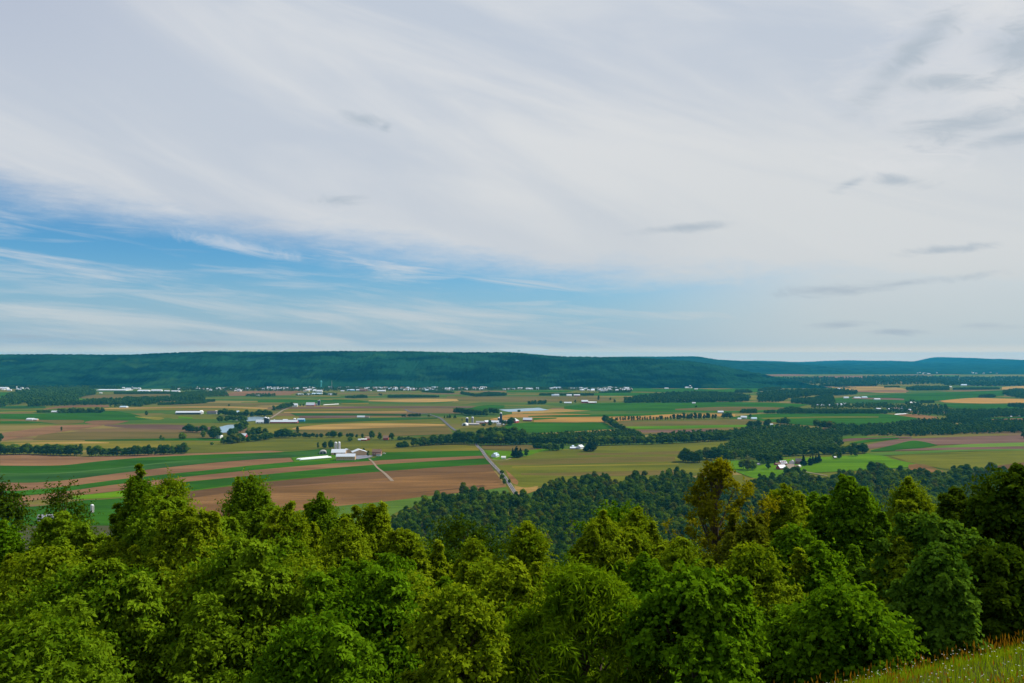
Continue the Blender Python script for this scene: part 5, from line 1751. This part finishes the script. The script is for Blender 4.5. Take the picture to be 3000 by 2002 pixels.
TOWN = [('white', 'whiteroof'), ('white', 'greyroof'), ('cream', 'whiteroof'), ('white', 'blueroof'), ('brick', 'brownroof'), ('white', 'brownroof')]
TL = ['small white house with a bright roof in the distant town below the ridge', 'small white house with a grey roof in the distant town below the ridge',
      'small cream house with a bright roof in the distant town below the ridge', 'small white house with a bluish roof in the distant town below the ridge',
      'small reddish house in the distant town below the ridge', 'small white house with a brown roof in the distant town below the ridge']
protos_t = []
for i, (a, b_) in enumerate(TOWN):
    protos_t.append(town_proto(a, b_, 15, 11, 9.5, TL[i], 'town houses: ' + ['bright roofs', 'grey roofs', 'cream walls', 'bluish roofs', 'reddish walls', 'brown roofs'][i]))
first = [True] * len(protos_t)
BANDS = [  # x0, u0, u1, v0, v1, n
    (500, 225, 380, 445, 462, 7), (500, 420, 500, 435, 450, 6), (500, 550, 660, 440, 462, 6), (500, 700, 740, 440, 450, 3), (500, 810, 1000, 432, 452, 18), (500, 1000, 1110, 432, 448, 9), (500, 1110, 1190, 430, 446, 6),
    (500, 1225, 1330, 432, 465, 16), (500, 1400, 1470, 424, 432, 4), (500, 1520, 1660, 428, 436, 8), (500, 1700, 1882, 430, 458, 16),
    (1000, 290, 480, 430, 448, 26), (1000, 480, 690, 434, 456, 28), (1000, 700, 880, 430, 462, 20), (1000, 930, 1040, 438, 452, 12), (1000, 1060, 1150, 430, 450, 6), (1000, 1200, 1340, 430, 446, 12),
    (1000, 1460, 1600, 440, 448, 5), (1000, 1700, 1830, 438, 448, 7), (1500, 330, 480, 434, 446, 8), (1500, 620, 900, 432, 462, 30), (1500, 900, 1100, 430, 460, 18),
    (2000, -60, 140, 400, 440, 9), (2000, 250, 460, 390, 412, 5), (2000, 530, 680, 405, 416, 7), (2000, 730, 830, 388, 412, 9), (2000, 900, 1060, 400, 410, 5), (2400, 860, 1100, 286, 305, 10), (2400, 1280, 1640, 290, 302, 7), (0, 0, 250, 436, 452, 7), (0, 1120, 1300, 434, 448, 5)]
rt = random.Random(4)
for (x0, u0, u1, v0, v1, n) in BANDS:
    for _ in range(n):
        u, v = rt.uniform(u0, u1), rt.uniform(v0, v1)
        p = at(x0 + u * K, 1000 + v * K, ZB)
        k = rt.choices(range(6), [10, 4, 3, 2, 2, 2])[0]
        if first[k]:
            o = protos_t[k]; first[k] = False
        else:
            src = protos_t[k]
            o = src.copy(); COL.objects.link(o)
            for ch in src.children:
                c = ch.copy(); COL.objects.link(c); c.parent = o
        o.location = (p.x, p.y, p.z - 0.3)
        o.rotation_euler = (0, 0, rt.uniform(-.6, .6))
        sc = rt.uniform(0.75, 1.35)
        o.scale = (sc * rt.uniform(.8, 1.5), sc, sc)

# ------------------------------------------------------------------ near trees
def rand_perp(D, r):
    A = np.cross(D, r.normal(0, 1, D.shape))
    return unit(A)


def leaves_mesh(P, D, N, L, Wd, r, fold=0.18, curve=0.15):
    """P base, D long axis, N leaf normal, L length, Wd width : one folded quad each"""
    S = unit(np.cross(D, N))
    N = np.cross(S, D)
    L = L[:, None]; Wd = Wd[:, None]
    mid = P + D * L * 0.45 + N * Wd * fold
    V = np.stack([P, mid + S * Wd * 0.5, P + D * L - N * L * curve, mid - S * Wd * 0.5], 1).reshape(-1, 3)
    return V


STY = {  # clump radius, flatten, up-tilt of the twigs, droop, leaf length, width, leaves per twig, twigs
    'birch': dict(cr=0.62, flat=0.9, up=0.75, droop=0.25, ll=0.088, lw=0.050, lpt=12, tw=20, spire=0.65, mat='birch'),
    'beech': dict(cr=0.85, flat=0.32, up=0.10, droop=0.35, ll=0.098, lw=0.052, lpt=14, tw=20, spire=0.3, mat='beech'),
    'maple': dict(cr=0.66, flat=0.55, up=0.30, droop=0.45, ll=0.082, lw=0.070, lpt=13, tw=22, spire=0.6, mat='maple'),
    'chestnut': dict(cr=0.70, flat=0.6, up=0.15, droop=0.6, ll=0.150, lw=0.030, lpt=16, tw=20, spire=0.1, mat='chestnut'),
    'sparse': dict(cr=0.36, flat=0.9, up=0.7, droop=0.1, ll=0.085, lw=0.052, lpt=9, tw=13, spire=0.6, mat='sparse'),
    'bronze': dict(cr=0.60, flat=0.8, up=0.5, droop=0.3, ll=0.090, lw=0.055, lpt=10, tw=16, spire=0.5, mat='bronze'),
    'dark': dict(cr=0.80, flat=0.45, up=0.15, droop=0.4, ll=0.11, lw=0.085, lpt=11, tw=20, spire=0.4, mat='dark'),
    'vine': dict(cr=0.60, flat=0.9, up=0.1, droop=0.8, ll=0.095, lw=0.085, lpt=11, tw=22, spire=0.5, mat='vine'),
}
NLEAF = [0]
PERT = []


def near_tree(label, px, top, d, wpx, style, seed, hgt=None, dens=1.0, shape=None, ls=1.0, name='tree', depthf=1.0, maxlen=9.5, minr=0.35, mat=None):
    r = np.random.default_rng(seed)
    st = STY[style]
    apex = atd(px, top, d)
    zg = hz1(apex.x, apex.y)
    Ht = max(3.0, apex.z - zg)
    Rm = wpx / FPX * d / 2
    t = thing(name, label, 'tree', (apex.x, apex.y, zg), 0)
    crown_h = min(Ht * 0.9, maxlen * max(1, Rm / 3.0))
    # ----- envelope radius by depth s below the apex (m)
    sp = st['spire'] if shape is None else shape

    s0_ = 0.0 if sp <= 0.2 else 0.45 * min(1.2, sp) * min(1.0, Rm / 1.6)

    def env(s):
        s = np.maximum(np.asarray(s, float) - s0_, 0)
        e = np.clip(s / (Rm * (0.55 + 1.1 * sp)), 0, 1) ** (0.5 + 0.3 * sp)
        e = e * (0.92 + 0.42 * np.clip(s / crown_h, 0, 1))
        return Rm * e * (1 - 0.3 * np.clip((s / crown_h - 0.75) / 0.25, 0, 1))
    cr = st['cr'] * min(1.15, max(0.55, Rm / 2.6)) * (ls if ls > 1.3 else 1)
    area = 2 * math.pi * Rm * 0.75 * crown_h
    n = int(area / (cr * cr * 0.95) * dens * (1.25 if st['flat'] < 0.5 else 1.0))
    n = min(max(n, 24), 400)
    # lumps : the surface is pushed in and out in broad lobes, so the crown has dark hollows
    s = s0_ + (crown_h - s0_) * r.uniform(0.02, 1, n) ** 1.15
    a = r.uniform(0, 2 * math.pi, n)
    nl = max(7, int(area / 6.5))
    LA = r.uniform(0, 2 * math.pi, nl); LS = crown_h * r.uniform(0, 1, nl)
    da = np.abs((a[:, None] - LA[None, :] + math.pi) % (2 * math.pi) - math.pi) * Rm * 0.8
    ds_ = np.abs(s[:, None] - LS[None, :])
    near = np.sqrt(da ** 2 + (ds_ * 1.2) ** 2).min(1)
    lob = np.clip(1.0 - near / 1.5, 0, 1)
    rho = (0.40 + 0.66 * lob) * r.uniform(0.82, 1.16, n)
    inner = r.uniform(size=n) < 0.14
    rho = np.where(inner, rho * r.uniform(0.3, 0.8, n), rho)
    R = env(s) * rho
    C = np.stack([R * np.cos(a), R * np.sin(a) * depthf, Ht - s], -1)
    # side shoots : small ragged cones standing out of the shoulders, so the outline is jagged
    ks = np.full(n, 1.0)
    if sp > 0.15:
        k = int(5 + 5 * sp)
        aa = r.uniform(0, 6.28, k); rr = Rm * np.append(0.0, r.uniform(0.15, 0.95, k - 1))
        for j in range(k):
            zt = 0.0 if j == 0 else float(np.interp(rr[j], env(np.linspace(0, crown_h * .6, 40)), np.linspace(0, crown_h * .6, 40))) - r.uniform(0.10, 0.75) * min(1, Rm / 1.5)
            Ls = r.uniform(0.9, 1.7)
            m = int(12 * min(1.0, Rm / 1.4) + 5)
            t_ = (np.arange(m) + r.uniform(0, 1, m)) / m
            q = (0.05 + 0.27 * t_) * Ls * 0.8 * r.uniform(.5, 1.3, m)
            an = r.uniform(0, 6.28, m)
            C = np.vstack([C, np.stack([rr[j] * math.cos(aa[j]) + q * np.cos(an), rr[j] * math.sin(aa[j]) + q * np.sin(an), Ht - max(zt, 0) - t_ * Ls], -1)])
            lob = np.append(lob, np.full(m, .95)); s = np.append(s, -1.0 - (1 - t_)); ks = np.append(ks, 0.28 + 0.42 * t_)
    keep = (Ht - C[:, 2] < 10.0) & ~((C[:, 1] > 0.25 * Rm) & (Ht - C[:, 2] > 1.8) & (r.uniform(size=len(C)) < 0.6))
    pj = project(apex.x + C[:, 0], apex.y + C[:, 1], zg + C[:, 2])[1]
    keep &= pj < 2150
    C, lob, s, ks = C[keep], lob[keep], s[keep], ks[keep]
    n = len(C)
    top_ = s < 0
    # leave out what lies far below the picture's lower edge
    crr = np.where(top_, cr * ks * r.uniform(.8, 1.2, n), cr * r.uniform(0.6, 1.35, n))
    out = unit(C * np.array([1, 1, 0.0]) + np.array([0, 0, 1e-6]))
    # ----- twigs
    tw, lpt = st['tw'], st['lpt']
    k = np.repeat(np.arange(n), tw)
    m = len(k)
    D = unit(r.normal(0, 1, (m, 3)) * np.array([1, 1, st['flat'] * 0.9]) + out[k] * 0.75 + np.array([0, 0, st['up']]))
    D = np.where(top_[k][:, None], unit(D * np.array([.45, .45, 1]) + np.array([0, 0, .5])), D)
    tl = crr[k] * r.uniform(0.7, 1.25, m)
    B = C[k] - out[k] * (crr[k] * 0.35)[:, None] + r.normal(0, 0.10, (m, 3)) * crr[k][:, None]
    # ----- leaves along each twig
    u = np.tile((np.arange(lpt) + 0.5) / lpt, m)
    kk = np.repeat(np.arange(m), lpt)
    u = np.clip(u + r.normal(0, 0.05, len(u)), 0.05, 1.05)
    P = B[kk] + D[kk] * (tl[kk] * (0.25 + 0.8 * u))[:, None]
    P[:, 2] -= st['droop'] * (u ** 2) * tl[kk] * 0.55
    side = rand_perp(D[kk], r)
    LD = unit(D[kk] * 0.55 + side * 0.85 + np.array([0, 0, -st['droop'] * 0.75]))
    NN = unit(np.array([0, 0, 0.9]) + out[k][kk] * 0.45 + r.normal(0, 0.42, (len(kk), 3)))
    LL = st['ll'] * ls * r.uniform(0.65, 1.25, len(kk))
    LW = st['lw'] * ls * r.uniform(0.75, 1.2, len(kk))
    V = leaves_mesh(P, LD, NN, LL, LW, r)
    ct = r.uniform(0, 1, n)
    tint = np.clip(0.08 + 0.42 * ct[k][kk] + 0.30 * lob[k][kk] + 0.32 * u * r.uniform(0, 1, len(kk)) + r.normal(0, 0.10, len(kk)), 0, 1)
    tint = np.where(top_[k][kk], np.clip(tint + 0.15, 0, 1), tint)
    NLEAF[0] += len(kk)
    PERT.append((len(kk), label))
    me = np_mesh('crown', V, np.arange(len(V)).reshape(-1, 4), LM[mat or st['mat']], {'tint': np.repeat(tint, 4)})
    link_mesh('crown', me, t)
    # ----- trunk with limbs reaching the leaf clumps
    mb = MB()
    rt_ = max(0.07, Rm * 0.055 + Ht * 0.006) * (1.25 if style == 'sparse' else 1)
    mb.tube([(0, 0, -0.8), (0.05, 0.04, Ht * .3), (-.06, .03, Ht * .6), (0.02, 0, Ht * .85), (0, 0, Ht * .985)], [rt_ * 1.25, rt_, rt_ * .7, rt_ * .35, 0.012], 8)
    pick = r.choice(n, min(n, 70 if style == 'sparse' else 38), replace=False)
    for j in pick:
        c = C[j]
        q = math.hypot(c[0], c[1])
        z0_ = max(0.5, c[2] - q * (1.15 if style == 'sparse' else 0.8) - 0.4)
        z0_ = min(z0_, Ht * .93)
        b0 = rt_ * 0.38 * (1 - 0.6 * z0_ / Ht) + 0.008
        mid_ = (c[0] * .5, c[1] * .5, z0_ + (c[2] - z0_) * .42)
        mb.tube([(0, 0, z0_), mid_, tuple(c)], [b0, b0 * .6, 0.007], 5)
    tm = bpy.data.meshes.new('trunk'); tm.from_pydata(mb.v, [], mb.f); tm.materials.append(PM['bark'])
    link_mesh('trunk', tm, t)
    return t


NEAR = [
    # label, px, top, d, width px, style, kwargs
    ('bushy green maple cut by the left edge of the picture', 10, 1535, 24, 300, 'maple', {}),
    ('pale green tree below the maple at the left edge', 150, 1620, 18, 430, 'birch', dict(shape=.3)),
    ('dull dark open-crowned tree standing farther off on the left', 190, 1450, 62, 250, 'bronze', dict(ls=2.4, shape=.1, dens=.8, mat='dark', maxlen=9)),
    ('small dark tree at the far left edge below the striped fields', 8, 1432, 90, 120, 'dark', dict(ls=3.0, shape=.0, maxlen=8)),
    ('tallest pointed tree on the left with a ragged spire', 408, 1372, 25, 260, 'birch', dict(mat='beech', shape=1.25)),
    ('olive rounded tree directly right of the ragged spire', 500, 1412, 40, 250, 'bronze', dict(ls=1.5, shape=.1, mat='birch')),
    ('bright yellow-green tree in front of the olive rounded one', 560, 1500, 20, 380, 'birch', {}),
    ('broad layered tree low on the left with horizontal sprays', 330, 1660, 14.5, 560, 'beech', {}),
    ('pointed green tree with side spires left of the brown field', 735, 1405, 27, 340, 'birch', dict(mat='beech')),
    ('rounded green tree between two spires left of the brown field', 850, 1480, 23, 320, 'birch', {}),
    ('big layered hornbeam filling the lower left', 700, 1600, 15.5, 640, 'beech', {}),
    ('slim spire tree below the plowed brown field', 940, 1450, 26, 190, 'birch', dict(mat='beech')),
    ('sunlit tree right of the slim spire', 1010, 1530, 21, 330, 'birch', {}),
    ('pointed tree in front of the pale green field edge', 1095, 1482, 25, 280, 'birch', {}),
    ('soft rounded tree sloping down to the central gap', 1190, 1560, 24, 280, 'birch', dict(shape=.4)),
    ('large shaded layered tree at the bottom left of the centre', 1090, 1690, 14, 560, 'beech', dict(mat='maple')),
    ('dark round tree standing back in the central gap', 1370, 1535, 52, 280, 'dark', dict(ls=2.0, shape=.1)),
    ('second dark tree low in the central gap', 1270, 1600, 44, 230, 'dark', dict(ls=1.8, shape=.1)),
    ('thin young tree with a pale tip in the central gap', 1390, 1585, 26, 110, 'birch', {}),
    ('light green tree with twin tips in the centre', 1545, 1545, 23, 400, 'birch', {}),
    ('low light green tree in the middle of the picture', 1430, 1660, 17, 400, 'birch', dict(shape=.4)),
    ('tall feathery tree right of the centre', 1765, 1508, 23, 300, 'birch', {}),
    ('tree with a needle-thin tip right of the feathery one', 1872, 1492, 26, 280, 'birch', {}),
    ('dark green round tree behind the feathery ones', 1815, 1500, 42, 260, 'dark', dict(ls=1.6, shape=.1, mat='maple')),
    ('round chestnut with long narrow leaves low in the centre', 1710, 1680, 12.5, 600, 'chestnut', dict(maxlen=7)),
    ('low pale maple at the bottom edge left of the chestnut', 1330, 1885, 11.5, 220, 'maple', dict(mat='birch', shape=.2, ls=.8)),
    ('sparse yellow-brown tree showing its bare limbs, tallest in the middle right', 2095, 1355, 25, 330, 'sparse', dict(dens=.26, shape=.15, maxlen=5.0)),
    ('dull green tree under the sparse yellow-brown tree', 2000, 1590, 22, 330, 'birch', dict(shape=.4)),
    ('bronze-tinged shrubby tree right of the sparse tree', 2200, 1530, 22, 300, 'bronze', dict(shape=.4)),
    ('yellow-topped tree right of the bronze-tinged one', 2300, 1425, 26, 260, 'birch', dict(mat='birch')),
    ('broad rounded green tree behind the yellow-topped one', 2385, 1450, 33, 280, 'maple', dict(ls=1.2)),
    ('large-leaved maple below the sparse tree', 2150, 1740, 14, 460, 'maple', {}),
    ('bronze shrub between the chestnut and the maple', 1990, 1745, 15, 260, 'bronze', dict(shape=.2)),
    ('tall narrow-topped maple on the right', 2490, 1402, 24, 280, 'maple', {}),
    ('wide maple below the narrow-topped one', 2400, 1600, 17, 420, 'maple', {}),
    ('drooping maple above the grassy slope', 2480, 1755, 12.5, 400, 'maple', dict(shape=.2)),
    ('pale feathery tree with small tips on the right', 2660, 1408, 27, 320, 'birch', {}),
    ('dense rounded tree hung with vines on the right', 2735, 1520, 18, 300, 'vine', dict(shape=.2)),
    ('vine-covered bushy tree nearest the grassy slope', 2760, 1600, 15, 290, 'vine', dict(shape=.5)),
    ('narrow yellow-green tree squeezed beside the vine-hung one', 2640, 1575, 18, 150, 'birch', {}),
    ('dark tree filling the gap before the right-hand giant', 2880, 1470, 25, 300, 'dark', {}),
    ('tallest dark tree cut by the right edge', 2985, 1375, 20, 440, 'dark', dict(shape=.3)),
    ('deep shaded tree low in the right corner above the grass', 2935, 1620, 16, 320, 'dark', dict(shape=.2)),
    ('low maple branch clump at the bottom right of the chestnut', 2050, 1880, 11.5, 330, 'maple', dict(shape=.2)),
    ('low layered tree at the bottom left corner', 120, 1840, 12.5, 420, 'beech', dict(shape=.2)),
    ('low shaded tree at the bottom between the two hornbeams', 930, 1850, 12.5, 360, 'beech', dict(mat='maple', shape=.2)),
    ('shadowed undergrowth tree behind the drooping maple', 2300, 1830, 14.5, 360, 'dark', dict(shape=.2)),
]
for i, (lab, px, top, d, wpx, sty, kw) in enumerate(NEAR):
    near_tree(lab, px, top, d, wpx * (1.12 if d < 40 and sty != 'sparse' else 1.0), sty, 300 + i, **kw)
# trees that close the canopy between the ones above
import re as _re
def head(lab):
    h = _re.split(r' (?:with|standing|hung|showing|filling|cut|squeezed|covered|in front|farther) ', lab)[0]
    return ' '.join(h.split()[:10])
cand = sorted([n_ for n_ in NEAR if n_[3] < 40], key=lambda q: q[1])
rf_ = np.random.default_rng(77)
used_ = {}
def filler(px, top, d, wpx, seed):
    for q in sorted(cand, key=lambda c: abs(c[1] - px) + abs(c[2] - top) * .6):
        rel = 'just left of the ' if px < q[1] - 20 else ('just right of the ' if px > q[1] + 20 else 'close behind the ')
        if rel + head(q[0]) not in used_: break
    used_[rel + head(q[0])] = 1
    sty = ['birch', 'beech', 'maple', 'birch'][rf_.integers(4)] if px < 1900 else ['maple', 'birch', 'maple', 'vine', 'bronze'][rf_.integers(5)]
    near_tree('leafy tree ' + rel + head(q[0]), px, top, d, wpx, sty, seed, shape=float(rf_.uniform(.1, .6)))
k_ = 0
for px in np.arange(60, 2880, 100):
    p_ = px + rf_.uniform(-35, 35)
    if 1950 < p_ < 2260: continue
    filler(p_, float(np.interp(p_, sky_x, sky_y)) + rf_.uniform(40, 125), rf_.uniform(19, 31), rf_.uniform(260, 380), 900 + k_); k_ += 1
for px in np.arange(40, 2500, 165):
    p_ = px + rf_.uniform(-50, 50)
    filler(p_, rf_.uniform(1610, 1760), rf_.uniform(14.5, 18.5), rf_.uniform(360, 480), 960 + k_); k_ += 1
open('/tmp/leaves.txt','w').write(str(NLEAF[0])+'\n'+'\n'.join(map(str,sorted(PERT)[::-1])))

# ------------------------------------------------------------------ grass bank
def grass_blades(name, n, xr, yr, hmin, hmax, wd, mat, seed, label, lean=0.35, head=0.0, headw=3.0, prob=None):
    r = np.random.default_rng(seed)
    x = r.uniform(*xr, n * 2); y = r.uniform(*yr, n * 2)
    if prob is not None:
        k = r.uniform(size=n * 2) < prob(x, y)
        x, y = x[k], y[k]
    x, y = x[:n], y[:n]; n = len(x)
    z = hill_z(x, y)
    h = r.uniform(hmin, hmax, n)
    a = r.uniform(0, 6.28, n)
    ln = np.abs(r.normal(0, lean, n)) * h
    bx, by = np.cos(a), np.sin(a)
    sx, sy = -by * wd / 2, bx * wd / 2
    P0 = np.stack([x, y, z - 0.01], -1)
    P1 = P0 + np.stack([bx * ln * .35, by * ln * .35, h * .6], -1)
    P2 = P0 + np.stack([bx * ln, by * ln, h], -1)
    S = np.stack([sx, sy, np.zeros(n)], -1)
    V = np.stack([P0 - S, P0 + S, P1 - S * .8, P1 + S * .8, P2 - S * .15, P2 + S * .15], 1).reshape(-1, 3)
    b = np.arange(n)[:, None] * 6
    Fq = np.concatenate([b + np.array([0, 1, 3, 2]), b + np.array([2, 3, 5, 4])])
    tint = np.repeat(r.uniform(0, 1, n), 6)
    if head > 0:
        hl = head * r.uniform(.7, 1.3, n)[:, None]
        D = unit(P2 - P1)
        S2 = unit(S) * wd * headw
        HV = np.stack([P2, P2 + D * hl * .5 + S2, P2 + D * hl, P2 + D * hl * .5 - S2], 1).reshape(-1, 3)
        Fq = np.concatenate([Fq, len(V) + np.arange(len(HV)).reshape(-1, 4)])
        V = np.concatenate([V, HV]); tint = np.concatenate([tint, np.repeat(r.uniform(.3, 1, n), 4)])
    me = np_mesh(name, V, Fq, mat, {'tint': tint})
    return tag(link_mesh(name, me), label, 'grass', kind='stuff')


def patch(x, y):
    return 0.5 + 0.5 * np.sin(x * 2.1 + 1.3 * np.sin(y * 1.9)) * np.sin(y * 2.7 + x * 0.8)


G1 = leaf_mat('meadow_grass', (0.090, 0.170, 0.003), (0.270, 0.370, 0.012), 0.40, 0.0)
G2 = leaf_mat('ripe_grass_heads', (0.130, 0.062, 0.003), (0.270, 0.140, 0.010), 0.3, 0.0)
grass_blades('grass', 90000, (0.5, 9.5), (4.6, 11.2), 0.05, 0.15, 0.006, G1, 1, 'green meadow grass on the bank in the lower right corner')
grass_blades('ripe_grass', 9000, (0.5, 9.5), (4.6, 11.4), 0.10, 0.22, 0.0032, G2, 2, 'rusty seeding grass standing above the green on the bank', 0.25, 0.07, 2.2,
             prob=lambda x, y: 0.05 + 0.95 * patch(x, y) ** 3)
# small white meadow flowers, too many to count
r = np.random.default_rng(9)
n = 1900
x = r.uniform(0.5, 9.0, n * 2); y = r.uniform(4.8, 10.6, n * 2)
k = r.uniform(size=n * 2) < (1 - 0.8 * patch(x, y)); x, y = x[k][:n], y[k][:n]; n = len(x)
z = hill_z(x, y) + r.uniform(0.09, 0.19, n)
V = []; Fq = []
for j in range(5):
    a = r.uniform(0, .4, n) + j * 2 * math.pi / 5
    L = r.uniform(0.006, 0.012, n); w = 0.30
    V.append(np.stack([np.stack([x, y, z], -1), np.stack([x + np.cos(a - w) * L * .7, y + np.sin(a - w) * L * .7, z + .004], -1),
                       np.stack([x + np.cos(a) * L, y + np.sin(a) * L, z + .007], -1), np.stack([x + np.cos(a + w) * L * .7, y + np.sin(a + w) * L * .7, z + .004], -1)], 1).reshape(-1, 3))
V = np.concatenate(V)
PM['petal'] = plain('white_petals', (0.82, 0.82, 0.72), var=0.03)
me = np_mesh('wildflowers', V, np.arange(len(V)).reshape(-1, 4), PM['petal'])
tag(link_mesh('wildflowers', me), 'tiny white meadow flowers sprinkled over the grass bank', 'flowers', kind='stuff')

# ------------------------------------------------------------------ haze : the air of the valley
m = bpy.data.materials.new('haze_air'); m.use_nodes = True
for nn in list(m.node_tree.nodes): m.node_tree.nodes.remove(nn)
pv = m.node_tree.nodes.new('ShaderNodeVolumePrincipled')
pv.inputs['Color'].default_value = (0.06, 0.57, 1.0, 1)
pv.inputs['Density'].default_value = HAZE
pv.inputs['Anisotropy'].default_value = 0.1
om = m.node_tree.nodes.new('ShaderNodeOutputMaterial')
m.node_tree.links.new(pv.outputs[0], om.inputs['Volume'])
mb = MB().box(-16500, 16500, -900, 21200, -4.5, 292)
o = mb.build('haze', m)
tag(o, 'thin blue haze over the whole valley', 'haze', kind='stuff')
